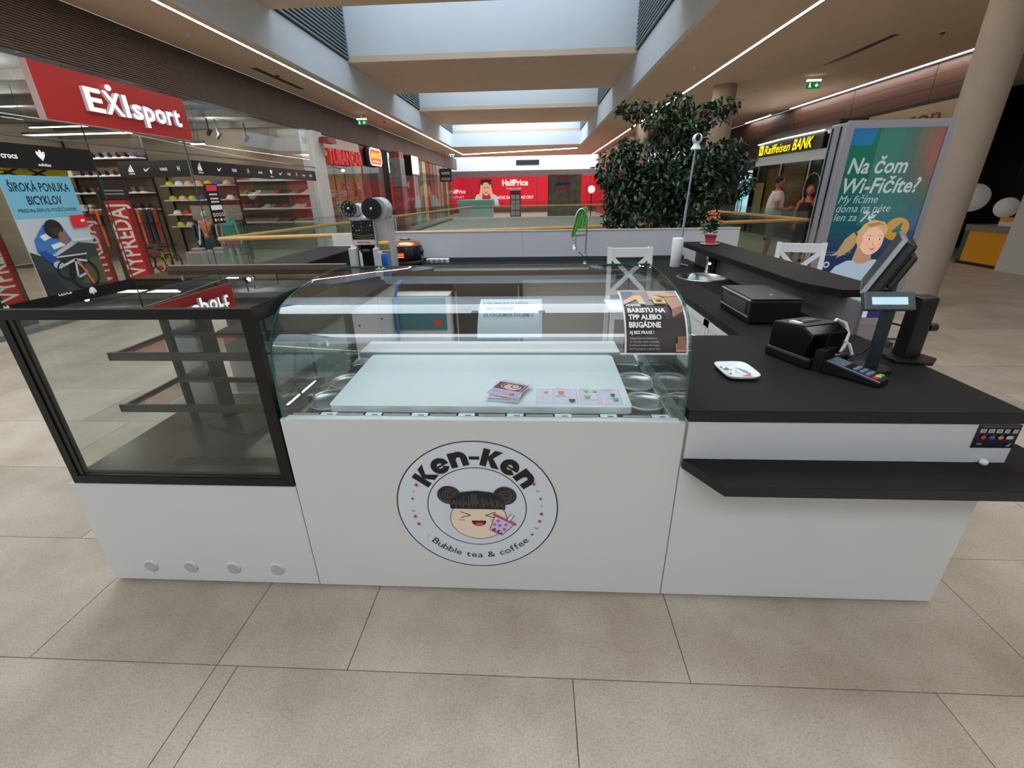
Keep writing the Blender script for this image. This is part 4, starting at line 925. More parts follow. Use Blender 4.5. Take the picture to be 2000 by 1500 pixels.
# middle refrigerated counter
CX0, CX1 = -.948, .530
mc = thing('refrigerated_counter', 'white refrigerated counter with the round logo, a curved glass canopy above', 'counter', (-.2, 1.8, 0))
MB(WHITE).prismx([(Y0, .018), (Y0+.02, .018), (Y0+.02, .838), (Y0, .838)], CX0, CX1).build('front_panel', mc)
MB(WHITE).box(CX0, CX0+.018, Y0+.02, 2.28, .018, .80).box(CX1-.018, CX1, Y0+.02, 2.28, .018, .80).box(CX0, CX1, 2.27, 2.3, .018, .80).build('carcass', mc)
PW = M('pan_well_steel', (168, 172, 172), .3, metal=.9)
MB(PW).box(CX0+.018, CX1-.018, Y0+.02, 2.27, .60, .64).box(CX0+.018, CX1-.018, Y0+.02, Y0+.045, .6, .81).box(CX0+.018, CX1-.018, 2.13, 2.27, .6, .80).build('pan_well', mc)
for y in (1.755, 1.95): MB(STEEL).box(CX0+.02, CX1-.02, y-.008, y+.008, .79, .80).build('support_rail', mc)
MB(WHITE).box(CX0+.06, CX1-.12, 2.10, 2.28, .84, .872).build('rear_ledge', mc, bevel=.003)
PALE = M('pale_plastic', (226, 232, 230), .4)
MB(PALE).box(CX0+.02, CX1-.02, Y0+.001, Y0+.03, .838, .842).build('front_ledge', mc)
prof = [(1.447, .842), (1.450, .95), (1.462, 1.05), (1.482, 1.12), (1.515, 1.172), (1.565, 1.212), (1.64, 1.240), (1.75, 1.261), (1.88, 1.274), (2.02, 1.281), (2.16, 1.283)]
def smoothprof(pr, n=3):
    out = []
    for i in range(len(pr)-1):
        p0 = pr[max(i-1, 0)]; p1 = pr[i]; p2 = pr[i+1]; p3 = pr[min(i+2, len(pr)-1)]
        for k in range(n):
            t_ = k/n; out.append(tuple(.5*((2*p1[j])+(-p0[j]+p2[j])*t_+(2*p0[j]-5*p1[j]+4*p2[j]-p3[j])*t_*t_+(-p0[j]+3*p1[j]-3*p2[j]+p3[j])*t_**3) for j in (0, 1)))
    return out+[pr[-1]]
prof = smoothprof(prof, 5)
m_ = MB(CURVEGL); n_ = len(prof)
m_.add([(x, y, z) for x in (CX0+.006, CX1-.006) for y, z in prof], [(i, i+1, n_+i+1, n_+i) for i in range(n_-1)], True)
cg = m_.build('curved_glass', mc)
sidep = prof+[(2.2, 1.283), (2.2, .81), (1.447, .81)]
for x in (CX0+.012, CX1-.012):
    MB(GLASSG).prismx([(min(max(y, 1.452), 2.19), z-.006) for y, z in sidep], x-.003, x+.003).build('side_glass', mc)
for x in (CX0+.004, CX1-.010):
    m_ = MB(GREEN_EDGE)
    pts = prof; inner = [(y+.009*(1 if i < 28 else .4), z-.009*(0 if i < 12 else 1)) for i, (y, z) in enumerate(pts)]
    vs = [(xx, y, z) for xx in (x, x+.006) for y, z in pts]; m_.add(vs, [(i, i+1, n_+i+1, n_+i) for i in range(n_-1)], True)
    m_.build('glass_edge', mc)
MB(GREEN_EDGE).box(CX0+.006, CX1-.006, 2.158, 2.163, 1.275, 1.285).build('rear_glass_edge', mc)
for x in (CX0+.03, CX1-.05):
    for y, z in ((1.6, .84), (2.0, .84), (1.8, 1.02)): MB(CHROME).box(x, x+.02, y, y+.02, z-.02, z+.02).build('glass_clamp', mc)
for x in (-.75, .28, .33): MB(GL('clear_foot', (235, 240, 240), .1)).cyl((x, Y0+.04, 0), .012, .02, 12).build('foot', mc)
# logo
K = (18, 16, 18)
p = Print((-.231, Y0-.0002, .4515), (1, 0, 0), (0, 0, 1), step=.00009)
R1, R2, ay = .318, .196, .951
p.ell(0, 0, R1, R1*ay, (212, 216, 222), 96); p.ring(0, 0, R1, .005, K, 120, ry=ay); p.ring(0, 0, R2, .004, K, 100, ry=ay)
BW = {'K': .075, 'n': .062, 'e': .052, '-': .05}
def arc(txt, r, a_mid, span, size, bold, inward, big):
    n = len(txt)
    # advance-based spacing
    adv = []
    for ch in txt:
        if ch == ' ': adv.append(.32)
        else:
            vs, _ = textgeo(ch, BW.get(ch, bold) if big else bold, 0); adv.append((max(v[0] for v in vs)-min(v[0] for v in vs))*(1.25 if big and ch in 'en' else 1)+(.05 if big else .09))
    tot = sum(adv); pos = 0
    for ch, a in zip(txt, adv):
        f_ = (pos+a/2)/tot-.5; pos += a
        if ch == ' ': continue
        th = a_mid-f_*span if not inward else a_mid+f_*span
        rr = r; rot = th-PI/2 if not inward else th+PI/2
        wid = (a-(.05 if big else .09))/tot*span*r*(1.03 if big else 1)
        sz = size*(1.32 if big and ch in 'en' else 1)
        p.text(ch, rr*math.cos(th), ay*rr*math.sin(th), sz, K, BW.get(ch, bold) if big else bold, align='c', rot=rot, width=wid*1.0 if ch not in 'l-' else None, up=False)
    p.l += 1
def seg(cx, cy, ro, ri, a0, a1, n=14):
    return [(cx+ro*math.cos(a0+(a1-a0)*k/n), cy+ro*math.sin(a0+(a1-a0)*k/n)) for k in range(n+1)]+[(cx+ri*math.cos(a1-(a1-a0)*k/n), cy+ri*math.sin(a1-(a1-a0)*k/n)) for k in range(n+1)]
GLY = {'K': (.92, [[(0, 0), (.33, 0), (.33, 1), (.0, 1)], [(.22, .40), (.56, 1), (.96, 1), (.50, .46)], [(.22, .62), (.52, .60), (.98, .0), (.58, .0)]]),
       'e': (.92, [seg(.46, .43, .46, .15, .05, PI+.02), seg(.46, .43, .46, .15, PI-.02, 2*PI-.55), [(.30, .36), (.915, .36), (.92, .47), (.30, .47)]]),
       'n': (.90, [[(0, 0), (.33, 0), (.33, .86), (0, .86)], [(.57, 0), (.90, 0), (.90, .46), (.57, .46)], seg(.47, .44, .43, .11, 0, PI)]),
       '-': (.5, [[(0, .34), (.5, .34), (.5, .52), (0, .52)]])}
gs = .079; rb_ = .207; tot = sum(GLY[ch][0] for ch in 'Ken-Ken')+6*.07; pos = 0
for ch in 'Ken-Ken':
    w_, polys = GLY[ch]; mid = pos+w_/2-tot/2; pos += w_+.07
    th = PI/2+.0-mid*gs/ (rb_+.03); rot = th-PI/2; cc, qq = math.cos(rot), math.sin(rot)
    for pl_ in polys:
        p.poly([(rb_*math.cos(th)+((u-w_/2)*gs)*cc-(v*gs)*qq, ay*(rb_*math.sin(th))+((u-w_/2)*gs)*qq+(v*gs)*cc*.98) for u, v in pl_], K)
p.l += 1
arc('Bubble tea & coffee', .268, -PI/2+.03, 1.72, .043, .0, True, 0)
PKc, BLc = (206, 60, 90), (110, 150, 190)
for i, (a, c_, kk) in enumerate([(2.70, PKc, '*'), (2.84, BLc, '-'), (2.98, PKc, 'o'), (3.22, BLc, 'v'), (3.34, PKc, '*'), (3.50, PKc, '*'), (3.78, BLc, '-'), (.50, PKc, '*'), (.36, BLc, 'v'), (.2, PKc, 'o'), (.06, BLc, '-'), (-.1, PKc, '*'), (-.25, PKc, '*'), (-.40, BLc, 'v'), (-.55, PKc, 'o')]):
    x, y = .257*math.cos(a), .257*math.sin(a)*ay
    if kk in '*o':
        s_ = .0095 if kk == '*' else .006
        for q in range(3): b_ = q*PI/3+a; p.line([(x-s_*math.cos(b_), y-s_*math.sin(b_)), (x+s_*math.cos(b_), y+s_*math.sin(b_))], .003, c_, False)
    elif kk == 'v': p.line([(x-.007, y+.004), (x, y-.006), (x+.008, y+.003)], .003, c_, False)
    else: p.line([(x-.005, y-.005), (x+.005, y+.005)], .003, c_, False)
p.l += 1
FC = (236, 214, 188)
p.ell(.005, -.055, .115, .1, K, 48); p.ell(.005, -.055, .1125, .0975, FC, 48)
for sx in (-.108, .112):
    p.ell(sx, .06, .046, .043, (26, 24, 26), 40)
    for q in range(5): p.ring(sx+.004*math.cos(q), .06+.003*math.sin(q*2), .010+q*.0075, .0009, (150, 148, 150), 40, up=False, a0=q*.9, a1=q*.9+5.2)
    p.l += 1
hair = [(-.105, -.003), (-.107, .02), (-.095, .05), (-.06, .075), (0, .083), (.06, .076), (.10, .05), (.113, .02), (.113, -.003)]
p.poly(hair, (24, 22, 24))
random.seed(5)
for q in range(40):
    x = -.1+q*.0053; top = .07-(abs(x)/.11)**2*.05
    y0_ = random.uniform(-.002, .02); y1_ = random.uniform(y0_+.01, max(y0_+.012, top)); p.line([(x, y0_), (x*.96, min(y1_, top))], .0009, (140, 136, 138), False)
p.l += 1
p.line([(-.104, -.004), (.112, -.004)], .0025, K)
p.line([(-.068, -.018), (-.026, -.036), (-.066, -.047)], .0032, K); p.line([(.075, -.018), (.032, -.036), (.075, -.047)], .0032, K)
for sx in (-.062, .068):
    for q in range(5): p.line([(sx-.01+q*.005, -.064), (sx-.013+q*.005, -.054)], .002, (226, 96, 86), False)
p.l += 1
mo = [(-.022, -.063), (.034, -.063), (.031, -.076), (.020, -.085), (.006, -.088), (-.008, -.085), (-.019, -.076)]
p.poly(mo, (70, 24, 28)); p.ell(.008, -.079, .017, .0075, (232, 82, 90), 18); p.line(mo+[mo[0]], .0025, K)
# cup
c0, q0 = math.cos(-.52), math.sin(-.52)
def cp(u, v): return (.098+u*c0-v*q0, -.075+u*q0+v*c0)
p.poly([cp(-.043, .02), cp(.043, .02), cp(.028, -.052), cp(-.028, -.052)], (214, 190, 222)); p.line([cp(-.043, .02), cp(-.028, -.052), cp(.028, -.052), cp(.043, .02)], .0028, (110, 40, 90))
p.poly([cp(-.05, .02), cp(.05, .02), cp(.05, .029), cp(-.05, .029)], (222, 70, 120)); p.line([cp(-.05, .02), cp(.05, .02), cp(.05, .029), cp(-.05, .029), cp(-.05, .02)], .0018, (90, 20, 60))
p.poly([cp(.008, .029), cp(.022, .029), cp(.022, .062), cp(.008, .062)], (226, 226, 232)); p.line([cp(.008, .029), cp(.008, .062), cp(.022, .062), cp(.022, .029)], .002, K); p.line([cp(.008, .054), cp(.022, .054)], .0015, K)
for u, v in ((-.02, .005), (.016, .004), (-.004, -.012), (.022, -.02), (-.024, -.018)): x, y = cp(u, v); p.ring(x, y, .0045, .003, (96, 24, 80), 14)
for u, v in ((-.018, -.045), (-.008, -.047), (.003, -.044), (.013, -.047), (.02, -.043), (-.012, -.037), (.006, -.036)): x, y = cp(u, v); p.ell(x, y, .0046, .0046, (110, 30, 84), 12)
p.build('logo_print', mc)
# ---------------------------------------------------------------- things inside the refrigerated counter
GREYB = M('container_grey', (120, 128, 134), .3); CLEARP = GL('clear_plastic', (222, 230, 230), .26, .22, .6)
def pan(name, cx, cy, sx, sy, label):
    t = thing(name, label, 'container', (cx, cy, .70))
    fr_ = MB(STEEL); h = .004
    fr_.prism([(cx-sx, cy-sy), (cx+sx, cy-sy), (cx+sx, cy+sy), (cx-sx, cy+sy)], .800, .804); 
    fr_.build('rim', t)
    m = MB(PW)
    N = 20; vs = []; rr = min(sx, sy)*.86
    for z, k in ((.8045, 1), (.78, .95)):
        for q in range(N):
            a = 2*PI*q/N; ex = sx*.86*k*(abs(math.cos(a))**.6)*(1 if math.cos(a) > 0 else -1); ey = sy*.86*k*(abs(math.sin(a))**.6)*(1 if math.sin(a) > 0 else -1)
            vs.append((cx+ex, cy+ey, .8046 if z > .8 else .8047))
    m.use(M('pan_inside_dark', (70, 74, 76), .3, metal=.5)).add(vs[:N], [tuple(range(N))])
    m.use(STEEL)
    ring = []
    for q in range(N):
        x, y = vs[q][0], vs[q][1]
        ring.append((x, y))
    m.tube([(x, y, .8055) for x, y in ring+[ring[0]]], .003, 6)
    m.build('bowl', t); return t
for i, x in enumerate((-.845, -.665, -.485, -.305, -.125, .055, .235, .415)):
    pass
pan('steel_pan', -.85, 2.04, .085, .075, 'steel pan at the back left corner of the glass canopy')
pan('steel_pan', .44, 2.04, .08, .075, 'steel pan at the back right corner of the glass canopy')
def tub(cx, cy, r, label, group=None, z=.80, lid=True, tilt=0):
    t = thing('round_tub', label, 'container', (cx, cy, .7), group)
    MB(GREYB).lathe([(r*.80, .71), (r*.88, z+.006)], (cx, cy, 0), 36).build('body', t)
    T = Matrix.Translation((cx, cy, z+.009)) @ Matrix.Rotation(tilt, 4, 'X')
    l = MB(CLEARP, T).lathe([(r*1.0, 0), (r*1.0, .010), (r*.92, .012), (r*.9, .006), (r*.2, .006), (0, .006)], (0, 0, 0), 40, cap=False).build('lid', t)
    MB(M('lid_rim', (200, 214, 214), .25), T).lathe([(r*1.0, .002), (r*1.012, .006), (r*1.0, .011), (r*.985, .006)], (0, 0, 0), 40, cap=False).lathe([(r*.9, .008), (r*.89, .0095), (r*.875, .008)], (0, 0, 0), 40, cap=False).build('lid_rim', l)
    return t
FR8 = [-.80, -.62, -.44, -.26, -.08, .10, .27]
tub(.436, 1.665, .083, 'round tub with a clear lid at the front right under the canopy')
tub(.44, 1.865, .083, 'round tub with a clear lid on the right, just before the steel pan', tilt=.1, z=.803)
tub(-.852, 1.66, .086, 'round tub with a tilted clear lid at the front left under the canopy', tilt=.08, z=.803)
tub(-.855, 1.86, .08, 'round steel edged tub at the left side behind the front lid')
for i, x in enumerate((-.665, -.485, -.305, -.125, .055, .235)):
    tub(x, 1.64, .085, '%s round tub from the left under the front edge of the white board' % ORD[i], 'tubs in the front row under the white board', z=.80)
for i, x in enumerate((-.80, -.63, -.455, -.28, -.10, .075, .24, .425)):
    t = thing('label_holder', 'pale label holder, %s from the left along the front ledge under the glass' % ORD[i], 'label', (x, 1.475, .8422), 'label holders on the front ledge')
    MB(PALE).box(x-.005, x+.055, 1.461, 1.485, .8422, .846).build('card', t); MB(BLACK).box(x+.02, x+.042, 1.464, 1.470, .846, .8466).build('mark', t)
    MB(STEEL).box(x-.11, x-.012, 1.468, 1.474, .8422, .849).build('strip', t)
wb = thing('white_board', 'large white cutting board lying over the tubs inside the glass canopy', 'board', (-.22, 1.77, .815))
MB(M('board_white', (226, 230, 230), .35)).prism([(-.775, 1.50), (.346, 1.50), (.356, 1.512), (.366, 2.05), (.35, 2.075), (-.80, 2.075), (-.81, 2.06), (-.787, 1.512)], .838, .868).build('panel', wb, bevel=.003)
BZ = .868
def sheet(name, label, cat, cx, cy, z, w_, h_, rot, draw, thick=.0006, col=(236, 230, 238), group=None):
    t = thing(name, label, cat, (cx, cy, z), group)
    T = Z(cx, cy, z, rot); MB(M('paper_%02x%02x%02x' % col, col, .6), T).box(-w_/2, w_/2, -h_/2, h_/2, 0, thick).build('sheet', t)
    u = Vector((math.cos(rot), math.sin(rot), 0)); v = Vector((-math.sin(rot), math.cos(rot), 0))
    p = Print(Vector((cx, cy, z+thick))-u*w_/2-v*h_/2, u, v, step=.0002); draw(p, w_, h_); p.build('print', t); return t
def d_menu(p, W, H):
    p.rect(.004, .004, W-.004, H-.004, (228, 214, 230))
    g = (120, 110, 130)
    for a, b, y0, y1 in ((.01, .2, .55, .92), (.01, .2, .06, .46), (.22, .48, .55, .92), (.22, .48, .06, .46), (.52, .72, .3, .92), (.52, .72, .06, .27), (.75, .98, .06, .92)):
        p.line([(a*W, y0*H), (b*W, y0*H), (b*W, y1*H), (a*W, y1*H), (a*W, y0*H)], .001, g)
        for k in range(int((y1-y0)*9)): p.line([((a+.02)*W, (y1-.06-k*.09)*H), ((b-.05)*W, (y1-.06-k*.09)*H)], .0012, (170, 160, 180), False)
    p.text('MILK TEA', .24*W, .935*H, .008, (60, 50, 70), width=.035); p.text('FRUIT TEA', .24*W, .48*H, .008, (60, 50, 70), width=.035); p.text('EXTRA', .54*W, .935*H, .008, (60, 50, 70), width=.03)
    def cup(x, y, s, c): p.poly([(x-s, y+s), (x+s, y+s), (x+s*.7, y-s), (x-s*.7, y-s)], c); p.rect(x-s*1.15, y+s, x+s*1.15, y+s*1.25, (240, 240, 240))
    cup(.12*W, .7*H, .009, (226, 150, 120)); cup(.3*W, .7*H, .013, (232, 130, 80)); cup(.42*W, .2*H, .013, (30, 60, 50)); cup(.60*W, .8*H, .009, (150, 200, 80)); cup(.60*W, .45*H, .013, (120, 200, 110)); cup(.7*W, .8*H, .009, (170, 200, 120)); cup(.92*W, .3*H, .012, (60, 190, 130)); cup(.9*W, .55*H, .009, (30, 50, 46))
    p.text('Ken-Ken', .78*W, .82*H, .012, (90, 80, 100), width=.04)
sheet('menu_sheet', 'pale pink printed drinks menu with small cups at the right front of the white board', 'paper', .165, 1.592, BZ, .33, .15, -.02, d_menu)
def d_fly(p, W, H):
    p.rect(.002, .002, W-.002, H-.002, (206, 168, 200)); p.rect(0, H*.86, W, H, (238, 228, 238)); p.text('Ken-Ken bubble tea', .05*W, .9*H, .012, (60, 40, 60), width=W*.85)
    p.rect(.02*W, .35*H, .98*W, .76*H, (66, 36, 46)); p.ell(.62*W, .54*H, .3*W, .17*H, (224, 190, 180)); p.ring(.38*W, .56*H, .02, .004, (224, 170, 150), 20); p.ring(.7*W, .6*H, .016, .005, (40, 26, 30), 20)
    p.line([(.04*W, .2*H), (.7*W, .2*H)], .002, (160, 120, 160)); p.ring(.86*W, .14*H, .008, .003, (120, 50, 80), 16)
random.seed(9)
for k in range(9):
    sheet('flyer', 'pink and purple flyer on top of the stack' if k == 8 else 'pink flyer, %s from the bottom of the flyer stack' % ORD[k], 'paper', -.125+random.uniform(-.008, .01)+.003*k, 1.615+random.uniform(-.006, .006)+.001*k, BZ+.0006+k*.0026, .118, .158, -.10-random.uniform(0, .12)-(.22 if k > 6 else 0), d_fly if k > 6 else (lambda p, W, H: p.rect(.002, .002, W-.002, H-.002, (216, 190, 214))), .0022, group='flyers in the stack')
# papers taped on the curved glass
def onglass(u0, u1, arc0, arc1, off=.0012):
    """returns mapping (x, s) -> point on the outside of the curved glass, s measured along the profile"""
    acc = [0]
    for a, b in zip(prof[:-1], prof[1:]): acc.append(acc[-1]+math.hypot(b[0]-a[0], b[1]-a[1]))
    def f(x, s_, l):
        s_ = max(0, min(acc[-1]-1e-4, s_))
        i = max(j for j in range(len(acc)) if acc[j] <= s_); i = min(i, len(prof)-2); t_ = (s_-acc[i])/(acc[i+1]-acc[i])
        y = prof[i][0]+(prof[i+1][0]-prof[i][0])*t_; z = prof[i][1]+(prof[i+1][1]-prof[i][1])*t_
        d = Vector((0, prof[i+1][0]-prof[i][0], prof[i+1][1]-prof[i][1])).normalized(); nrm = Vector((0, -d.z, d.y))
        return Vector((x, y, z))+nrm*(off+l)
    return f
class GPrint(Print):
    def __init__(s, x0, s0, **k):
        super().__init__((0, 0, 0), (1, 0, 0), (0, 0, 1), **k); f = onglass(0, 0, 0, 0); s.warp = lambda x, y, l: f(x0+x, s0+y, l)
    def strip(s, x0, y0, x1, y1, col, n=30):
        for k in range(n): s.rect(x0, y0+(y1-y0)*k/n, x1, y0+(y1-y0)*(k+1)/n, col, False)
        s.l += 1
t = thing('job_poster', 'job advert poster with white lettering taped on the right end of the curved glass', 'poster', (.41, 1.46, 1.09))
p = GPrint(.302, .242, step=.0008)
PWd, PH = .212, .30
p.strip(0, 0, PWd, PH, (232, 232, 236)); p.strip(.006, .006, PWd-.006, PH-.006, (56, 46, 44))
p.strip(.006, .19, PWd-.006, PH-.006, (150, 138, 132)); 
def sp(pts, col): p.poly(pts, col)
p.strip(.01, .20, .05, .29, (104, 110, 126), 5); p.strip(.06, .2, .075, .29, (150, 144, 140), 5); p.strip(.1, .22, .17, .29, (186, 168, 158), 5)
sp([(.006, .19), (.03, .205), (.055, .225), (.06, .245), (.045, .25), (.02, .225), (.006, .215)], (222, 170, 138)); sp([(.045, .25), (.075, .25), (.08, .2), (.06, .195)], (216, 186, 120)); sp([(.05, .194), (.085, .19), (.075, .205)], (190, 210, 205))
sp([(.107, .243), (.15, .243), (.155, .192), (.112, .192)], (214, 176, 112)); p.text('KEN-KEN', .117, .215, .012, (80, 50, 30), width=.03); p.ell(.131, .207, .010, .005, (60, 40, 30), 12)
sp([(.15, .235), (.2, .24), (.206, .18), (.206, .01), (.17, .01), (.165, .16)], (176, 130, 108)); sp([(.118, .25), (.16, .26), (.2, .25), (.2, .235), (.15, .23)], (206, 154, 128)); sp([(.172, .02), (.2, .02), (.2, .06), (.175, .06)], (150, 100, 70))
WH = (238, 236, 234)
p.text('HĽADÁME', .012, .172, .015, WH, .02, width=.05); p.text('BARISTU NA', .013, .144, .026, WH, .04, width=.128); p.text('TPP ALEBO', .013, .116, .026, WH, .04, width=.112); p.text('BRIGÁDNE', .013, .088, .026, WH, .04, width=.107); p.text('AJ BEZ PRAXE !', .013, .066, .015, WH, .03, width=.082)
for k, (tx, wd) in enumerate((('V prípade záujmu nás kontaktujte na', .09), ('Tel. číslo alebo osobne v prevádzke', .098), ('E-mail pre zaslanie životopisu', .1), ('Radi ťa privítame v našom tíme', .1))): p.text(tx, .013, .05-k*.011, .009, (190, 184, 180), 0, width=wd)
p.build('printed_sheet', t)
t = thing('handwritten_note', 'translucent white handwritten closing note taped inside the curved glass', 'paper', (-.09, 1.47, 1.14))
p = GPrint(-.205, .285, step=.0016)
p.warp = (lambda f: lambda x, y, l: f(-.205+x, .300+y, l-.0095))(onglass(0, 0, 0, 0, -.0))
NOTE = M('thin_note_paper', (226, 232, 236), .7); 
for k in range(24): p.rect(0, .2*k/24, .226, .2*(k+1)/24, (206, 216, 222), False)
p.l += 1
HW = (28, 30, 40)
p.text('Z TECHNICKÝCH PRÍČIN', .01, .158, .019, HW, .012, width=.165); p.text('ZATVORENÉ', .026, .122, .024, HW, .018, width=.098); p.text('(ZA POROZUMENIE ĎAKUJEME :))', .018, .086, .018, HW, .012, width=.178)
p.build('handwritten_sheet', t)
for x in (-.215, .02): MB(GL('tape', (230, 236, 236), .12)).box(x-.012, x+.012, 1.53, 1.56, 1.213, 1.2145).build('tape_strip', t)

# ---------------------------------------------------------------- right service counter
sc = thing('service_counter', 'white fronted service counter at the right with a strip front and lower panel', 'counter', (1.1, 1.9, 0))
MB(WHITE).box(.534, 1.63, Y0, Y0+.02, .018, .655).build('lower_panel', sc, bevel=.001)
MB(M('strip_white', (204, 204, 206), .3)).box(.542, 1.655, Y0, Y0+.02, .69, .842).build('upper_panel', sc, bevel=.001)
MB(WHITE).box(.534, 1.05, 2.272, 2.29, .06, .848).box(1.632, 1.65, Y0+.021, 5.19, .018, .848).box(1.092, 1.11, 2.3, 4.25, .06, .848).box(.536, .55, Y0+.021, 2.27, .018, .848).build('carcass', sc)
for x in (.60, 1.50): MB(GL('clear_foot', (235, 240, 240), .1)).cyl((x, Y0+.05, 0), .012, .02, 12).build('foot', sc)
DH = M('door_white', (216, 216, 214), .4)
for k in range(4):
    y = 2.34+k*.47
    d = MB(DH).box(1.072, 1.09, y, y+.46, .12, .84).box(1.066, 1.072, y, y+.46, .12, .16).box(1.066, 1.072, y, y+.46, .8, .84).box(1.066, 1.072, y, y+.04, .12, .84).box(1.066, 1.072, y+.42, y+.46, .12, .84).build('door', sc)
    MB(STEEL).tube([(1.07, y+.12, .70), (1.045, y+.12, .70), (1.045, y+.3, .70), (1.07, y+.3, .70)], .006, 8).build('handle', d)
    MB(CHROME).cyl((1.05, y+.38, .66), .012, .02, 12, 'x').build('lock', d)
wt = thing('worktop', 'black wood grain worktop of the service counter, L shaped with the sink at the back', 'worktop', (1.1, 2.2, .85))
def prism_hole(mb, outer, hole, z0, z1):
    pts = list(outer)+list(hole); n1, n2 = len(outer), len(hole); n = n1+n2
    tri = tessellate_polygon([[Vector((x, y, 0)) for x, y in outer], [Vector((x, y, 0)) for x, y in hole]])
    fs = [tuple(t_) for t_ in tri]+[tuple(i_+n for i_ in t_) for t_ in tri]
    fs += [(i_, (i_+1) % n1, (i_+1) % n1+n, i_+n) for i_ in range(n1)]+[(n1+i_, n1+(i_+1) % n2, n1+(i_+1) % n2+n, n1+i_+n) for i_ in range(n2)]
    return mb.add([(x, y, z0) for x, y in pts]+[(x, y, z1) for x, y in pts], fs)
o = prism_hole(MB(BLACKTOP), [(.534, 1.43), (1.655, 1.43), (1.655, 5.19), (1.62, 5.19), (-1.3, 5.19), (-1.3, 4.24), (1.07, 4.24), (1.07, 2.32), (.534, 2.32)], [(1.445+.2*math.cos(-2*PI*k/40), 4.03+.2*math.sin(-2*PI*k/40)) for k in range(40)], .850, .890).build('top_slab', wt)
MB(M('black_edge_band', (22, 20, 20), .4)).box(.534, 1.656, 1.4285, 1.4305, .8505, .8885).build('edge_band', wt)
ls = thing('serving_ledge', 'lower black serving ledge with a cut corner in front of the service counter', 'shelf', (1.2, 1.35, .652))
MB(BLACKTOP).prism([(.54, 1.437), (.632, 1.268), (1.80, 1.268), (1.82, 1.30), (1.82, 1.57), (1.66, 1.66), (1.658, 1.437)], .652, .69).build('slab', ls, bevel=.002)
MB(M('black_edge_band')).prism([(.5385, 1.4355), (.6305, 1.2665), (1.80, 1.2665), (1.80, 1.268), (.632, 1.268), (.54, 1.437)], .6525, .6885).build('edge_band', ls)
MB(M('door_stop_white', (235, 240, 240), .2)).sph((1.571, 1.425, .70), .014, .012, .012, 14, 10).build('rubber_buffer', ls)
st = thing('payment_sticker', 'dark blue sticker with payment card marks at the right end of the counter', 'sticker', (1.585, 1.43, .752))
MB(M('sticker_navy', (18, 20, 34), .3)).box(1.515, 1.655, 1.4355, 1.4365, .752, .842).build('sheet', st)
p = Print((1.515, 1.4352, .752), (1, 0, 0), (0, 0, 1), step=.0003)
p.rect(.012, .082, .13, .084, (120, 130, 130))
for k in range(5): p.rect(.01+k*.026, .06, .03+k*.026-(.004 if k > 2 else 0), .074, (176, 184, 184)); p.rect(.014+k*.026, .065, .026+k*.026-(.004 if k > 2 else 0), .07, (110, 120, 126))
p.ell(.026, .043, .009, .007, (214, 60, 40), 18); p.ell(.05, .043, .008, .007, (50, 80, 130), 18); p.ell(.056, .043, .007, .007, (80, 110, 140), 18); p.ell(.082, .043, .009, .007, (214, 130, 60), 18); p.rect(.1, .037, .122, .05, (190, 190, 196))
p.text('VISA', .01, .014, .012, (170, 180, 190), width=.018); p.poly([(.106, .01), (.124, .024), (.12, .01)], (150, 150, 180)); p.build('printed_marks', st)
# raised bar shelves
for (nm, lab, x0, x1, y0, supx, mat) in (('bar_shelf', 'long raised black bar shelf along the right side of the kiosk', 1.50, 1.852, 2.44, 1.63, M('bar_support_grey', (122, 118, 116), .5)), ('bar_shelf', 'long raised black bar shelf along the left side, behind the display case', -2.28, -1.85, 2.45, -1.9, M('dark_blue_side', (34, 34, 44), .5))):
    t = thing(nm, lab, 'shelf', ((x0+x1)/2, 3.6, 1.06))
    if x0 > 0: MB(BLACKTOP).prism([(x0+.10, y0), (x1, y0-.0), (x1, 4.9), (x0-.02, 4.9), (x0, y0+.22)], 1.06, 1.10).build('slab', t, bevel=.002)
    else: MB(BLACKTOP).box(x0, x1, y0, 4.86, 1.06, 1.10).build('slab', t, bevel=.002)
    MB(mat).box(supx, supx+.02, y0-.12 if x0 > 0 else 2.6, 4.85, .89 if x0 > 0 else .0, 1.06).build('support_panel', t)
lc = thing('left_counter', 'black topped white cabinet along the left arm of the kiosk', 'counter', (-1.6, 3.6, 0))
MB(BLACKTOP).box(-1.84, -1.3, 2.42, 5.19, .85, .89).build('worktop', lc)
MB(M('cabinet_pale', (206, 206, 208), .5)).box(-1.84, -1.34, 2.45, 5.18, .02, .85).build('carcass', lc)
for k in range(3): MB(WHITE).box(-1.34, -1.322, 2.47+k*.6, 3.06+k*.6, .06, .83).build('door', lc)
for (x, y, z) in ((-1.322, 3.2, .7), (-1.322, 3.4, .5), (-1.322, 3.7, .62), (-1.322, 3.0, .35)): MB(BLACK).cyl((x, y, z), .006, .012, 8, 'x').build('peg', lc)
# back panel and back cabinets
bk = thing('kiosk_back_panel', 'pale grey splashback wall along the rear of the kiosk', 'panel', (0, 5.21, 0))
BP = M('back_panel_grey', (216, 214, 220), .5)
for a, b, z in ((-1.97, -.159, 1.202), (-.155, 2.18, 1.202)): MB(BP).box(a, b, 5.2, 5.22, .0, z).build('panel', bk)
MB(WHITE2).box(-2.30, -1.98, 5.2, 5.22, 0, 1.197).build('panel', bk); MB(WHITE2).box(-1.97, 2.18, 5.195, 5.225, 1.202, 1.21).build('edge_strip', bk)
MB(M('skirting_dark', (60, 62, 68), .5)).box(-1.3, 1.62, 5.188, 5.2, .89, .928).build('splash_strip', bk)
bc = thing('back_cabinet', 'pale grey cabinet under the rear worktop, seen through the curved glass', 'cabinet', (0, 4.5, 0))
MB(M('cabinet_pale')).box(-.13, 1.09, 4.3, 4.84, .04, .848).build('carcass', bc)
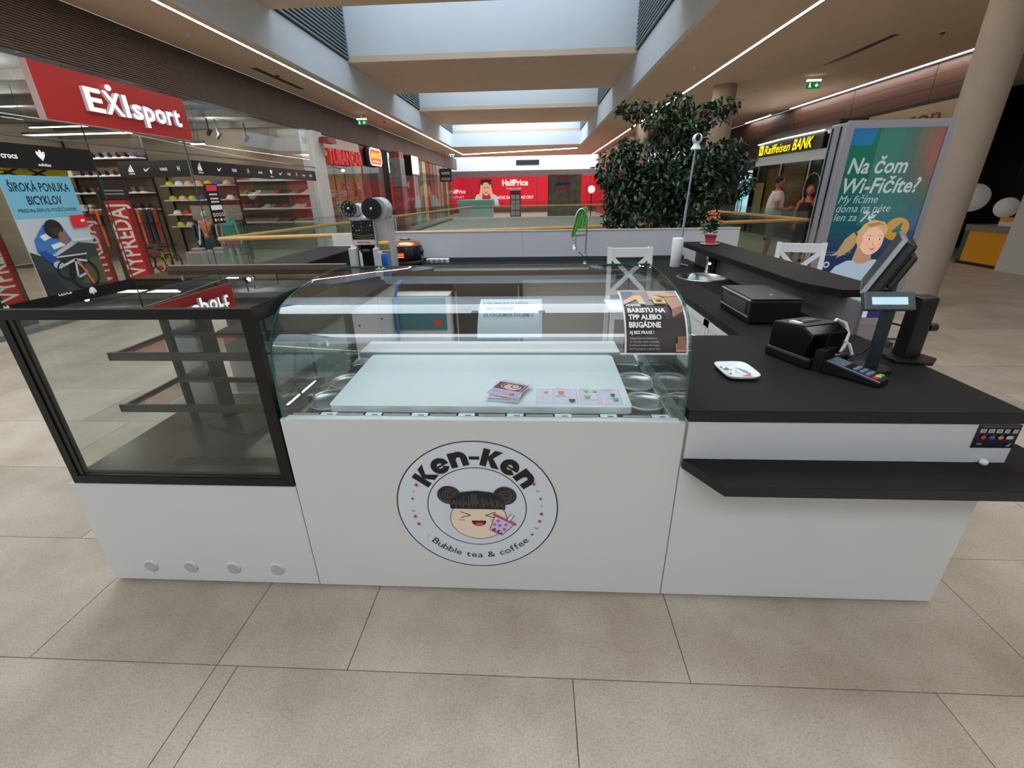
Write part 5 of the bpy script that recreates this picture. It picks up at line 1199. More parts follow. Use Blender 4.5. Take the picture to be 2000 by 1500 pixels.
MB(M('cabinet_grey', (178, 174, 170), .5)).box(-.12, 1.05, 4.27, 4.3, .06, .84).build('door', bc); MB(M('gap_dark', (90, 84, 80), .6)).box(.86, .865, 4.265, 4.272, .06, .84).build('joint', bc)
t = thing('teal_box', 'teal fronted box with a small red heart under the rear worktop', 'box', (-1.1, 4.2, 0))
MB(WHITE2).box(-1.42, -.80, 4.05, 4.29, .05, .74).build('body', t); MB(M('teal_front', (36, 120, 130), .5)).box(-1.37, -.83, 4.03, 4.05, .42, .72).build('front', t)
p = Print((-.95, 4.028, .47), (1, 0, 0), (0, 0, 1), step=.001); p.ell(.02, .03, .022, .022, (220, 60, 50), 16); p.ell(.055, .03, .022, .022, (220, 60, 50), 16); p.poly([(0, .025), (.077, .025), (.038, -.025)], (220, 60, 50)); p.build('heart', t)
t = thing('dark_fridge', 'dark undercounter fridge beside the teal box', 'fridge', (-.45, 4.25, 0))
MB(M('fridge_dark', (62, 66, 70), .3, metal=.5)).box(-.78, -.15, 4.2, 4.3, .05, .83).build('door', t); MB(STEEL).box(-.76, -.745, 4.18, 4.2, .2, .75).box(-.17, -.16, 4.18, 4.2, .1, .8).build('handle', t)
MB(M('fridge_dark')).box(-.78, -.15, 4.3, 4.84, .05, .83).build('body', t)
t = thing('blue_hose', 'bright blue tube hanging down beside the teal box', 'hose', (-1.28, 4.0, .1)); MB(M('blue_tube', (50, 120, 210), .4)).tube([(-1.22, 4.05, .88), (-1.25, 4.0, .84), (-1.286, 4.0, .69), (-1.281, 4.0, .454), (-1.30, 4.0, .12)], .012, 8).build('tube', t)

# ---------------------------------------------------------------- appliances
# tray
def rsq(rx, ry, n=32, e=.45): return [(rx*abs(math.cos(a))**e*(1 if math.cos(a) > 0 else -1), ry*abs(math.sin(a))**e*(1 if math.sin(a) > 0 else -1)) for a in [2*PI*(k+.5)/n for k in range(n)]]
t = thing('patterned_dish', 'small square white dish with a floral pattern on the black worktop', 'dish', (.83, 1.785, .89))
m = MB(M('dish_white', (232, 236, 234), .25), Z(.832, 1.785, .89, .02)); vs = []; fs = []; lv = [(.045, .0), (.056, .004), (.066, .020), (.063, .0205), (.053, .006), (.02, .005)]
for r_, h in lv: vs += [(x*r_*1.08, y*r_*1.38, h) for x, y in rsq(1, 1)]
for i in range(len(lv)-1):
    for k in range(32): fs.append((i*32+k, i*32+(k+1) % 32, (i+1)*32+(k+1) % 32, (i+1)*32+k))
fs.append(tuple(range(31, -1, -1))); fs.append(tuple(range(160, 192))); m.add(vs, fs, True); m.build('bowl', t)
p = Print((.832, 1.785, .8968), (1, 0, 0), (0, 1, 0), step=.0002); G1, R1_, K1 = (90, 120, 60), (224, 96, 92), (60, 64, 80)
p.poly([(-.045, .03), (-.02, .05), (-.015, .025), (-.03, .02)], G1); p.poly([(-.04, -.02), (-.02, -.01), (-.03, -.03)], (150, 170, 120)); p.poly([(.005, -.05), (.03, -.03), (.045, -.05), (.02, -.06)], R1_)
for k in range(5): p.line([(.02+k*.006, .05-k*.01), (.03+k*.004, .0-k*.008)], .003, K1 if k % 2 else (170, 180, 200)); 
p.line([(-.01, .03), (.01, .02), (0, 0), (.01, -.02)], .003, (170, 205, 200))
for k in range(6): p.line([(-.02+.02*math.cos(k), .0+.03*math.sin(k*2)), (-.01+.03*math.cos(k+1), .03*math.sin(k*2+1))], .0025, ((150, 190, 186), (190, 150, 170), (110, 130, 150))[k % 3])
p.ell(-.045, .045, .006, .006, K1, 10); p.ell(.04, -.03, .008, .005, R1_, 10); p.build('pattern', t)
# receipt printer
def solid(pts_bottom, pts_top, mat, name, parent, bevel=.004):
    n = len(pts_bottom); vs = list(pts_bottom)+list(pts_top)
    return MB(mat).add(vs, [tuple(range(n-1, -1, -1)), tuple(range(n, 2*n))]+[(i, (i+1) % n, n+(i+1) % n, n+i) for i in range(n)]).build(name, parent, bevel=bevel)
t = thing('receipt_printer', 'black receipt printer with an open paper slot on the worktop', 'printer', (1.2, 1.97, .89))
T = Z(1.20, 1.985, .89, .35)
MB(BLACK, T).box(-.115, .115, -.13, .10, 0, .045).build('base', t, bevel=.01)
MB(M('printer_black_gloss', (12, 12, 14), .2), T).prismx([(-.095, .045), (.10, .045), (.10, .15), (-.06, .165), (-.11, .14)], -.10, .10).build('body', t, bevel=.008)
MB(DGREY, T).prismx([(-.06, .1655), (.095, .1505), (.095, .156), (-.06, .171)], -.095, .095).build('top_cover', t, bevel=.003)
MB(BLACK, T).box(-.04, .05, -.01, .03, .155, .1685).build('paper_slot', t); MB(WHITE2, T).box(-.03, .04, .012, .014, .165, .171).box(-.085, -.06, -.02, .03, .160, .1715).build('paper_edge', t)
MB(M('label_grey', (150, 165, 170), .4), T).box(-.02, .06, -.131, -.13, .012, .035).box(-.02, .06, -.128, -.10, .0452, .046).build('label', t)
for i, pts in enumerate(([(1.30, 2.0, 1.02), (1.335, 2.02, 1.055), (1.37, 2.01, 1.04), (1.375, 1.98, 1.0), (1.35, 1.95, .95), (1.30, 1.92, .91)], [(1.31, 2.0, 1.01), (1.33, 1.98, .99), (1.37, 1.95, .96), (1.385, 1.93, .91)])):
    t2 = thing('white_cable', ['upper white cable looping behind the receipt printer', 'lower white cable running from the printer to the display pole'][i], 'cable', pts[0]); MB(WHITE2).tube(pts, .0075, 8).build('cable', t2)
# card terminal
t = thing('card_terminal', 'black card terminal with coloured keys in a cradle on the worktop', 'payment terminal', (1.26, 1.75, .89))
T = Z(1.265, 1.755, .89, .62)
MB(BLACK, T).prismx([(-.12, 0), (.10, 0), (.12, .05), (.07, .055), (-.12, .022)], -.045, .045).build('body', t, bevel=.006)
MB(M('terminal_screen', (90, 110, 130), .15), T).add([(-.035, .01, .0465), (.035, .01, .0465), (.035, .07, .0568), (-.035, .07, .0568)], [(0, 1, 2, 3)]).build('screen', t)
MB(M('terminal_silver', (150, 158, 165), .3), T).prismx([(-.12, .023), (.07, .056), (.07, .058), (-.12, .025)], -.047, -.043).build('silver_trim', t)
kb = MB(M('key_grey', (110, 125, 150), .4), T)
for i in range(3):
    for j in range(3): kb.box(-.027+i*.02, -.012+i*.02, -.075+j*.022, -.060+j*.022, .030+j*.0037, .037+j*.0037)
kb.build('keys', t)
for i, c_ in enumerate(((190, 60, 60), (220, 190, 90), (60, 180, 110))): MB(M('key_%d' % i, c_, .4), T).box(-.034+i*.024, -.014+i*.024, -.105, -.088, .026, .033).build('colour_key', t)
MB(BLACK, T).add([(-.04, .09, .05), (.01, .12, .05), (.03, .115, .16), (-.03, .09, .14)], [(0, 1, 2, 3)]).box(-.05, .05, .085, .12, 0, .09).build('cradle', t)
# customer display
t = thing('customer_display', 'tilted customer display with a lit pale line on a dark pole', 'display', (1.40, 1.84, .89))
MB(M('pole_blue_black', (34, 44, 52), .35)).prism([(1.375, 1.83), (1.42, 1.82), (1.435, 1.85), (1.39, 1.86)], .90, 1.15).build('pole', t, bevel=.004)
MB(BLACK).cyl((1.405, 1.84, .89), .07, .012, 28).build('foot', t)
TT = Matrix.Translation((1.385, 1.83, 1.178)) @ Matrix.Rotation(-.02, 4, 'Z') @ Matrix.Rotation(-.5, 4, 'X')
MB(M('display_teal_grey', (62, 80, 84), .3), TT).box(-.095, .095, -.012, .012, -.037, .037).build('housing', t, bevel=.004)
MB(M('display_lit', (170, 205, 215), .3, emit=.55), TT).box(-.068, .065, -.0135, -.012, -.016, .014).build('lit_window', t)
# POS monitor
t = thing('till_monitor', 'slim till touch screen seen edge on, on a thick black stand', 'monitor', (1.62, 1.95, .89))
TM = Z(1.60, 2.04, .89, 0)
A0, A1 = Vector((1.385, 2.0, 1.175)), Vector((1.497, 2.0, 1.40)); hd_ = Vector((.545, .838, .03))*.30
A2, A3 = A1+hd_, A0+hd_
nn = (A1-A0).cross(A3-A0).normalized(); nn = nn if nn.x > 0 else -nn
def plate(c4, d0, d1, mat, nm, bev=.003): solid([v+nn*d0 for v in c4], [v+nn*d1 for v in c4], mat, nm, t, bev)
plate([A0, A1, A2, A3], 0, .02, M('monitor_silver', (170, 172, 176), .3, metal=.6), 'bezel')
c_ = (A0+A1+A2+A3)/4
plate([c_+(v-c_)*.92 for v in (A0, A1, A2, A3)], -.001, 0, M('screen_dark', (40, 46, 54), .35), 'screen', 0)
plate([c_+(v-c_)*.95 for v in (A0, A1, A2, A3)], .02, .065, BLACK, 'back_shell', .012)
plate([c_+(v-c_)*.6 for v in (A0, A1, A2, A3)], .065, .10, BLACK, 'back_housing', .01)
MB(BLACK).prism([(1.60, 1.93), (1.69, 1.955), (1.70, 2.03), (1.61, 2.02)], .90, 1.165).build('stand', t, bevel=.01)
MB(BLACK).prism([(1.55, 1.90), (1.68, 1.87), (1.74, 1.93), (1.70, 2.08), (1.56, 2.08)], .89, .905).build('foot', t, bevel=.004)
MB(BLACK).cyl((1.70, 1.98, 1.03), .018, .03, 14, 'x').build('knob', t)
for i, pts in enumerate(([(1.46, 1.92, 1.10), (1.50, 1.95, 1.06), (1.58, 1.97, 1.04)], [(1.45, 1.93, .97), (1.50, 1.94, .99), (1.58, 1.95, .985)], [(1.44, 1.92, .96), (1.47, 1.91, .92), (1.56, 1.93, .90)], [(1.44, 1.9, 1.0), (1.40, 1.9, .94), (1.34, 1.92, .905), (1.30, 1.96, .9)])):
    t2 = thing('black_cable', 'thin black cable, %s of those between display pole and monitor stand' % ('uppermost', 'second', 'third', 'lowest')[i], 'cable', pts[0], 'cables behind the till'); MB(BLACK).tube(pts, .004, 6).build('cable', t2)
# inkjet printer
t = thing('inkjet_printer', 'flat black office printer with a silver front edge below the raised bar', 'printer', (1.35, 2.72, .89))
T = Z(1.36, 2.74, .89, .0)
MB(BLACK, T).box(-.17, .11, -.21, .21, 0, .135).build('body', t, bevel=.012)
MB(DGREY, T).box(-.165, .11, -.205, .205, .135, .142).build('lid', t, bevel=.003)
MB(M('silver_edge', (190, 192, 195), .3, metal=.5), T).box(-.177, -.170, -.205, .205, .130, .137).box(-.177, -.17, -.2, .2, .038, .042).build('front_trim', t)
MB(DGREY, T).box(-.174, -.17, -.16, .16, .05, .115).build('control_panel', t); MB(WHITE2, T).box(-.02, -.005, -.10, -.085, .142, .1435).build('sticker', t)
# sink and taps
t = thing('round_sink', 'round steel sink bowl set in the black worktop', 'sink', (1.46, 4.03, .80))
MB(STEEL).lathe([(.218, .891), (.218, .895), (.205, .899), (.196, .893), (.188, .84), (.16, .765), (.05, .755), (0, .755)], (1.445, 4.03, 0), 48, cap=False).build('bowl', t)
MB(DGREY).lathe([(.03, .756), (.025, .758), (0, .758)], (1.445, 4.03, 0), 16, cap=False).build('drain', t)
t = thing('sponge', 'pale sponge standing in the round sink', 'sponge', (1.36, 4.0, .765)); MB(M('sponge_pale', (196, 214, 208), .9)).lathe([(.045, .767), (.05, .84), (.025, .91), (0, .925)], (1.36, 4.05, 0), 14).build('body', t)
t = thing('sink_tap', 'short chrome tap behind the round sink', 'tap', (1.58, 4.25, .89))
MB(CHROME).lathe([(.028, .89), (.028, .9), (.02, .91), (.018, 1.0), (.022, 1.03), (.01, 1.045)], (1.56, 4.27, 0), 20).tube([(1.56, 4.27, 1.0), (1.54, 4.2, 1.02), (1.52, 4.13, .99)], .014, 12).build('body', t); MB(CHROME).tube([(1.56, 4.27, 1.04), (1.60, 4.22, 1.07)], .008, 8).build('lever', t)
MB(BLACK).cyl((1.62, 4.30, .89), .045, .13, 18).build('filter_housing', t)
t = thing('spring_tap', 'tall chrome spring neck tap with a hanging spray head', 'tap', (.475, 4.6, .89))
MB(CHROME).lathe([(.028, .89), (.028, .90), (.022, .91), (.022, .97), (.028, .98), (.024, .995)], (.475, 4.6, 0), 20).build('base', t)
MB(CHROME).tube([(.475, 4.6, .99), (.478, 4.6, 1.30)], .009, 12).build('riser', t)
arcp = [(.475-.058+.058*math.cos(a), 4.6-.02*math.sin(a), 1.32+.115*math.sin(a)) for a in [PI*k/14 for k in range(15)]]
sp_ = MB(CHROME).tube([(.475, 4.6, 1.28)]+arcp+[(.36, 4.6, 1.2), (.362, 4.6, 1.14)], .008, 10)
path = [(.475, 4.6, 1.28)]+arcp+[(.36, 4.6, 1.2), (.362, 4.6, 1.14)]
for a, b in zip(path[:-1], path[1:]):
    for k in range(2):
        q = Vector(a).lerp(Vector(b), k/2); sp_.sph(q, .0115, .0115, .005, 8, 5)
sp_.build('spring_neck', t)
MB(CHROME).lathe([(.034, 1.045), (.03, 1.07), (.018, 1.10), (.022, 1.14), (.016, 1.17)], (.362, 4.6, 0), 18).build('spray_head', t)
MB(CHROME).bar((.475, 4.6, 1.19), (.365, 4.6, 1.185), .014, .02).build('holder_arm', t); MB(CHROME).tube([(.46, 4.59, .98), (.40, 4.55, 1.03)], .005, 8).build('lever', t)
# green cloth over the tap
t = thing('green_cloth', 'bright green microfibre cloth draped over the spring tap', 'cloth', (.42, 4.6, 1.2))
m = MB(M('green_microfibre', (92, 158, 66), .95, noise=.15, nscale=30, bump=.4)); vs = []; fs = []; n = 22; hs = 10
for side_ in (0, 1):
    for j in range(hs):
        for k in range(n):
            u = k/(n-1); v = j/(hs-1)
            topz = 1.455-.075*max(0, .75-u)**1.5-.02*max(0, u-.8)*5
            drop = (.165+.075*(1-u)+.012*math.sin(u*11))*v
            x = .385+.095*u-.062*v*(1-u)+.004*math.sin(v*7+u*9); y = 4.6+(-1 if side_ == 0 else 1)*(.014+.02*v+.007*math.sin(u*26+v*3))
            vs.append((x, y, topz-drop))
    b0 = side_*n*hs
    for j in range(hs-1):
        for k in range(n-1): fs.append((b0+j*n+k, b0+j*n+k+1, b0+(j+1)*n+k+1, b0+(j+1)*n+k))
for k in range(n-1): fs.append((k, k+1, n*hs+k+1, n*hs+k))
m.add(vs, fs, True); m.build('fabric', t)
# paper towel, camera on stand, plant
t = thing('paper_towel_roll', 'tall white paper towel roll on the rear worktop', 'paper roll', (1.245, 4.32, .89)); MB(M('towel_paper', (232, 228, 222), .9, bump=.3, nscale=40)).lathe([(.047, .892), (.049, .90), (.049, 1.195), (.046, 1.20), (.018, 1.20), (.018, 1.19)], (1.245, 4.3, 0), 30).build('roll', t)
t = thing('security_camera', 'small white round camera on a long thin pole in front of the tree', 'camera', (1.335, 4.35, .89))
MB(M('pole_light', (176, 186, 200), .3, metal=.5)).tube([(1.315, 4.35, .93), (1.325, 4.35, 1.45)], .011, 12).tube([(1.325, 4.35, 1.44), (1.34, 4.35, 1.90)], .008, 12).build('pole', t)
MB(M('pole_light')).tube([(1.315, 4.35, .93), (1.33, 4.34, .905), (1.39, 4.28, .895)], .008, 8).tube([(1.315, 4.35, .93), (1.30, 4.38, .905), (1.27, 4.42, .895)], .008, 8).tube([(1.315, 4.35, .93), (1.33, 4.39, .905), (1.37, 4.43, .895)], .008, 8).build('tripod_leg', t)
MB(CHROME).cyl((1.31, 4.33, 1.06), .01, .03, 12, 'y').build('clamp', t)
WP = M('camera_white', (232, 232, 236), .3)
MB(WP).lathe([(.042, 1.90), (.040, 1.915), (.026, 1.935), (.022, 1.95)], (1.342, 4.35, 0), 24).build('camera_base', t); MB(WP).sph((1.345, 4.35, 1.985), .042, n=24, m=16).build('camera_head', t)
MB(BLACK).sph((1.34, 4.318, 1.992), .022, .014, .030, 18, 12).build('lens', t)
t = thing('white_saucer', 'white plate under the small flowering plant', 'plate', (1.68, 4.62, 1.10)); MB(M('dish_white')).lathe([(.05, 1.10), (.09, 1.112), (.088, 1.115), (.05, 1.105), (0, 1.105)], (1.665, 4.6, 0), 30, cap=False).build('plate', t)
def leafmesh(name, L, W, mat, curl=.15):
    m = MB(mat); vs = [(0, 0, 0)]
    prof_ = [(.15, .6), (.4, 1), (.7, .75), (.9, .35)]
    for a, b in prof_: vs += [(-W/2*b, L*a, -curl*L*a*a), (0, L*a, -curl*L*a*a+W*.12*b), (W/2*b, L*a, -curl*L*a*a)]
    vs.append((0, L, -curl*L)); fs = [(0, 1, 2), (0, 2, 3)]
    for i in range(3):
        a = 1+i*3; fs += [(a, a+3, a+4, a+1), (a+1, a+4, a+5, a+2)]
    fs += [(10, 13, 11), (11, 13, 12)]; m.add(vs, fs, True); return m
t = thing('flowering_pot_plant', 'small plant with orange flowers in a red pot on the right bar shelf', 'plant', (1.665, 4.6, 1.105))
MB(M('red_pot', (214, 40, 60), .4)).lathe([(.038, 1.106), (.052, 1.18), (.056, 1.18), (.056, 1.19), (.05, 1.19)], (1.665, 4.6, 0), 24).build('pot', t)
random.seed(21)
lf = MB(M('plant_green', (58, 92, 48), .5)); base = leafmesh('x', .075, .045, M('plant_green'))
def scatter(dst, src, M4):
    dst.use(src.mats[0]); dst.add([M4 @ v for v in src.v], src.f, True)
for k in range(46):
    a = random.uniform(0, 2*PI); el = random.uniform(-.2, 1.2); r_ = random.uniform(.01, .05)
    scatter(lf, base, Matrix.Translation((1.665+r_*math.cos(a), 4.6+r_*math.sin(a), random.uniform(1.2, 1.31))) @ Matrix.Rotation(a-PI/2, 4, 'Z') @ Matrix.Rotation(el, 4, 'X'))
lf.build('leaves', t)['kind'] = 'stuff'
fw = MB(M('orange_flower', (222, 120, 84), .6))
for k in range(40):
    a = random.uniform(0, 2*PI); r_ = random.uniform(0, .075); fw.sph((1.665+r_*math.cos(a), 4.6+r_*math.sin(a), 1.345+random.uniform(-.03, .06)), .010, .010, .007, 6, 4)
fw.build('blossoms', t)['kind'] = 'stuff'
# rice cooker
t = thing('rice_cooker', 'round copper and black cooker with a glowing orange display', 'rice cooker', (-1.25, 4.3, .89))
CO = M('copper_gloss', (186, 132, 104), .25, metal=.7); BG = M('cooker_black', (36, 32, 32), .2)
MB(BG).lathe([(.13, .905), (.16, .93), (.17, .99), (.168, 1.06), (.155, 1.10)], (-1.25, 4.3, 0), 40).build('body', t); MB(CO).lathe([(.135, .892), (.165, .92), (.163, .94)], (-1.25, 4.3, 0), 40).build('base_ring', t)
MB(CO).lathe([(.156, 1.10), (.145, 1.125), (.11, 1.148), (.06, 1.16), (0, 1.163)], (-1.25, 4.3, 0), 40).build('lid', t); MB(BG).sph((-1.25, 4.27, 1.162), .06, .03, .012, 18, 8).build('lid_handle', t); MB(STEEL).sph((-1.25, 4.26, 1.17), .035, .02, .006, 14, 8).build('lid_plate', t)
p = Print((-1.30, 4.1335, .985), (1, -.03, 0), (0, -.02, 1), step=.001, emit=1.6); p.rect(-.03, -.005, .075, .062, (40, 14, 10)); p.text('00:88', -.01, .02, .035, (255, 100, 40), .03, width=.07); p.rect(-.02, .0, .06, .01, (255, 140, 90)); p.build('display', t)
MB(BLACK).sph((-1.083, 4.27, 1.03), .02, .03, .03, 12, 8).build('latch', t)
t = thing('power_strip', 'white four socket power strip by the rear splashback', 'power strip', (-1.0, 4.72, .89)); MB(WHITE2).box(-1.12, -.89, 4.70, 4.77, .89, .935).build('body', t, bevel=.006)
for k in range(4): MB(M('socket_grey', (150, 150, 156), .5)).lathe([(.02, 0), (.02, -.002), (.014, -.002)], (-1.09+k*.054, 4.70, .914), 16, 'y').build('socket', t)
t = thing('black_plug', 'black plug and cable at the left end of the power strip', 'plug', (-1.13, 4.6, .89)); MB(BLACK).sph((-1.16, 4.66, .915), .025, .02, .02, 12, 8).tube([(-1.16, 4.66, .91), (-1.22, 4.6, .9), (-1.3, 4.5, .9)], .006, 6).build('body', t)
# cup sealing machine
t = thing('cup_sealing_machine', 'tall silver cup sealing machine with two black film reels on top', 'machine', (-1.56, 4.3, .89))
SG = M('machine_silver', (200, 200, 204), .35, metal=.3, noise=.1, nscale=10)
MB(SG).box(-1.675, -1.455, 4.2, 4.5, 1.175, 1.41).build('head', t, bevel=.004)
MB(SG).box(-1.455, -1.36, 4.24, 4.5, .905, 1.42).build('side_cover', t, bevel=.004)
MB(WHITE2).box(-1.70, -1.64, 4.14, 4.2, .905, 1.15).build('leg', t); MB(WHITE2).box(-1.475, -1.415, 4.14, 4.2, .905, 1.15).build('leg', t); MB(WHITE2).box(-1.70, -1.64, 4.2, 4.5, 1.13, 1.17).build('rail', t); MB(WHITE2).box(-1.475, -1.455, 4.2, 4.24, .905, 1.17).build('inner_leg', t)
MB(BLACK).box(-1.64, -1.48, 4.3, 4.45, .905, 1.17).sph((-1.56, 4.22, 1.12), .06, .05, .03, 14, 8).build('press', t); MB(DGREY).box(-1.70, -1.36, 4.14, 4.5, .89, .905).build('base', t)
MB(SG).lathe([(.095, 0), (.1, .02), (.1, .16)], (-1.425, 4.225, 1.475), 36, 'y').lathe([(.05, 0), (.055, .12)], (-1.62, 4.225, 1.475), 24, 'y').prismx([(4.23, 1.40), (4.45, 1.40), (4.4, 1.47), (4.3, 1.48)], -1.64, -1.36).build('reel_housing', t)
for i, (x, z, r_, y) in enumerate(((-1.458, 1.482, .089, 4.19), (-1.66, 1.487, .064, 4.19))):
    rl = MB(M('reel_black', (26, 26, 30), .35))
    if i:
        rl.tube([(x+r_*math.cos(a*PI/10), y, z+r_*math.sin(a*PI/10)) for a in range(21)], .006, 6).lathe([(.042, 0), (.042, .02)], (x, y, z), 20, 'y')
        for q in range(10): rl.bar((x, y, z), (x+r_*math.cos(q*PI/5), y, z+r_*math.sin(q*PI/5)), .010, .008, (0, 1, 0))
    else: rl.lathe([(r_, 0), (r_, .018), (.02, .018)], (x, y, z), 40, 'y')
    rl.build('film_reel', t); MB(CHROME).sph((x, y-.008, z), .014, .010, .014, 12, 8).build('hub', t)
p = Print((-1.667, 4.198, 1.225), (1, 0, 0), (0, 0, 1), step=.001); p.rect(.0, .0, .205, .165, (24, 24, 22)); p.line([(.0, .14), (.03, .163), (.09, .163)], .005, (190, 190, 60)); p.line([(.01, .045), (.1, .03), (.2, .04)], .004, (180, 180, 60)); p.line([(.03, .02), (.12, .01), (.2, .02)], .003, (180, 180, 60)); p.rect(0, -.045, .205, -.003, (226, 214, 216)); p.rect(.04, -.03, .16, -.02, (206, 110, 118))
for k, (x, z, c_) in enumerate(((.02, .12, (200, 200, 200)), (.1, .14, (90, 110, 110)), (.1, .11, (140, 150, 150)), (.18, .12, (200, 200, 200)), (.05, .08, (170, 170, 90)), (.075, .08, (170, 170, 90)), (.1, .08, (70, 110, 110)), (.14, .08, (150, 50, 60)), (.165, .08, (150, 50, 60)), (.15, .11, (130, 50, 60)))): p.ell(x, z, .007, .007, c_, 12)
p.build('control_panel', t)
t = thing('tea_packet', 'blue and white packet with a blue emblem beside the cooker', 'packet', (-1.33, 4.08, .89)); MB(M('packet_blue', (40, 130, 206), .5)).box(-1.375, -1.315, 4.05, 4.1, .89, 1.115).build('body', t, bevel=.004); MB(WHITE2).box(-1.405, -1.376, 4.05, 4.1, .89, 1.13).build('side', t); p = Print((-1.375, 4.049, .9), (1, 0, 0), (0, 0, 1), step=.001); p.line([(.005, .19), (.015, .06), (.03, .19)], .008, (20, 70, 170)); p.ell(.04, .12, .012, .03, (20, 80, 150)); p.build('print', t)
t = thing('yellow_lidded_jar', 'clear jar with a yellow rim above the blue packet', 'jar', (-1.36, 4.17, .89)); MB(CLEARP).lathe([(.045, .89), (.045, 1.19)], (-1.37, 4.16, 0), 20).build('body', t)
MB(M('yellow_lid', (226, 176, 30), .4)).lathe([(.05, 1.19), (.05, 1.205), (.045, 1.21)], (-1.37, 4.16, 0), 24).lathe([(.046, 1.125), (.049, 1.133), (.046, 1.14)], (-1.37, 4.16, 0), 24).build('lid', t)
def move(nm, loc, sc=(1, 1, 1)):
    o = bpy.data.objects[nm]; o.location = loc; o.scale = sc
move('rice_cooker', (-1.40, 4.98, .89), (1.03, 1.03, .97)); move('power_strip', (-1.085, 5.06, .89), (1.08, 1, 1)); move('black_plug', (-1.25, 4.98, .89)); move('spring_tap', (.50, 4.79, .89)); move('green_cloth', (.445, 4.79, 1.2)); move('paper_towel_roll', (1.375, 4.66, .89), (1.08, 1.08, .88)); move('security_camera', (1.445, 4.71, .89), (1.07, 1.07, 1.028))
# bar chairs
def stool(label, x, y, rz):
    t = thing('bar_chair', label, 'chair', (x, y, 0)); T = Z(x, y, 0, rz); Wp = M('chair_white', (236, 236, 236), .4)
    for sx in (-.17, .17):
        MB(Wp, T).bar((sx, .17, 0), (sx, .15, .72), .034, .034).bar((sx, .15, .71), (sx, .20, 1.16), .034, .034).build('back_leg', t)
        MB(Wp, T).bar((sx, -.17, 0), (sx, -.155, .70), .034, .034).build('front_leg', t)
        MB(Wp, T).bar((sx, -.16, .25), (sx, .16, .25), .02, .03).build('side_stretcher', t)
    MB(Wp, T).box(-.20, .20, -.20, .17, .70, .725).build('seat', t, bevel=.006); MB(Wp, T).box(-.17, .17, -.17, -.15, .63, .70).box(-.17, .17, .13, .15, .63, .70).build('apron', t); MB(Wp, T).bar((-.17, -.165, .3), (.17, -.165, .3), .03, .03).build('footrest', t)
    MB(Wp, T).box(-.17, .17, .185, .205, 1.075, 1.15).build('top_rail', t, bevel=.003)
    for s_ in (-1, 1): MB(Wp, T).bar((-.155*s_, .165, .78), (.155*s_, .19, 1.08), .035, .014, (0, 1, 0)).build('cross_brace', t)
    MB(Wp, T).box(-.16, .16, .158, .172, .76, .80).build('lower_rail', t); return t
stool('white bar chair with a crossed back inside the kiosk, behind the glass canopy', .79, 3.78, 0)
stool('white bar chair with a crossed back outside the kiosk, in front of the totem', 2.22, 3.98, -.35)

# ---------------------------------------------------------------- tree
tr = thing('indoor_tree', 'large dark green indoor fig tree with a wide bushy crown behind the kiosk', 'tree', (1.75, 6.6, 0))
MB(M('planter_grey', (150, 150, 150), .6)).lathe([(.28, 0), (.36, .55), (.33, .55), (.31, .48)], (1.75, 6.6, 0), 32).build('planter', tr)
MB(M('soil', (50, 40, 32), .95)).lathe([(.32, .5), (0, .5)], (1.75, 6.6, 0), 24).build('soil', tr)
BARK = M('bark', (120, 104, 84), .85, noise=.2, nscale=12)
random.seed(12)
TRC = Vector((1.75, 6.6, 0))
# crown clumps given as (x, z, rx, rz, ry)
clumps = [(1.05, 1.86, .30, .26, .3), (1.35, 2.0, .35, .22, .35), (1.25, 1.55, .40, .28, .4), (1.65, 1.62, .45, .36, .45), (1.9, 1.85, .42, .32, .4), (2.25, 1.95, .40, .22, .35), (2.5, 1.9, .30, .16, .3), (2.3, 1.62, .42, .24, .4), (2.55, 1.66, .30, .18, .3), (1.95, 1.35, .42, .24, .4), (1.45, 1.3, .40, .24, .4), (1.1, 1.32, .18, .26, .2), (1.02, 1.25, .12, .16, .15),
          (1.75, 2.25, .25, .26, .25), (1.5, 2.45, .30, .16, .25), (1.2, 2.55, .24, .09, .2), (1.75, 2.6, .2, .12, .2), (2.1, 2.45, .28, .15, .25), (2.3, 2.55, .2, .1, .2), (1.95, 2.25, .22, .14, .2), (1.15, 2.12, .12, .12, .12), (2.45, 2.12, .2, .08, .2), (2.15, 1.3, .3, .2, .3), (1.15, 1.75, .26, .26, .3), (1.9, 1.6, .4, .3, .4)]
br = MB(BARK)
for k, (dx, dy) in enumerate(((-.05, 0), (.06, .03), (.0, -.05))):
    br.tube([(1.75+dx, 6.6+dy, .45), (1.75+dx*1.5, 6.6+dy, .9), (1.72+dx*3, 6.6+dy, 1.4), (1.74+dx*2, 6.6, 1.9), (1.75+dx*2, 6.6, 2.35)], .035, 8, .015)
br.build('trunk', tr)
b2 = MB(BARK)
for (cx, cz, rx, rz, ry) in clumps:
    b2.tube([(1.75, 6.6, max(.9, cz-.5)), (1.75+(cx-1.75)*.5, 6.6, cz-.2), (cx, 6.6, cz)], .014, 6, .004)
b2.build('branches', tr)
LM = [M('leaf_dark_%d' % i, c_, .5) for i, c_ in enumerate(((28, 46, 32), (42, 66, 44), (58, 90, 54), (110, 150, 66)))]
src = [leafmesh('leaf', .085, .042, m_) for m_ in LM]
smesh = [s_.mesh('leaf') for s_ in src]
fol = MB(LM[0]); cnt = 0; singles = []
tot = sum(c[2]*c[3] for c in clumps)
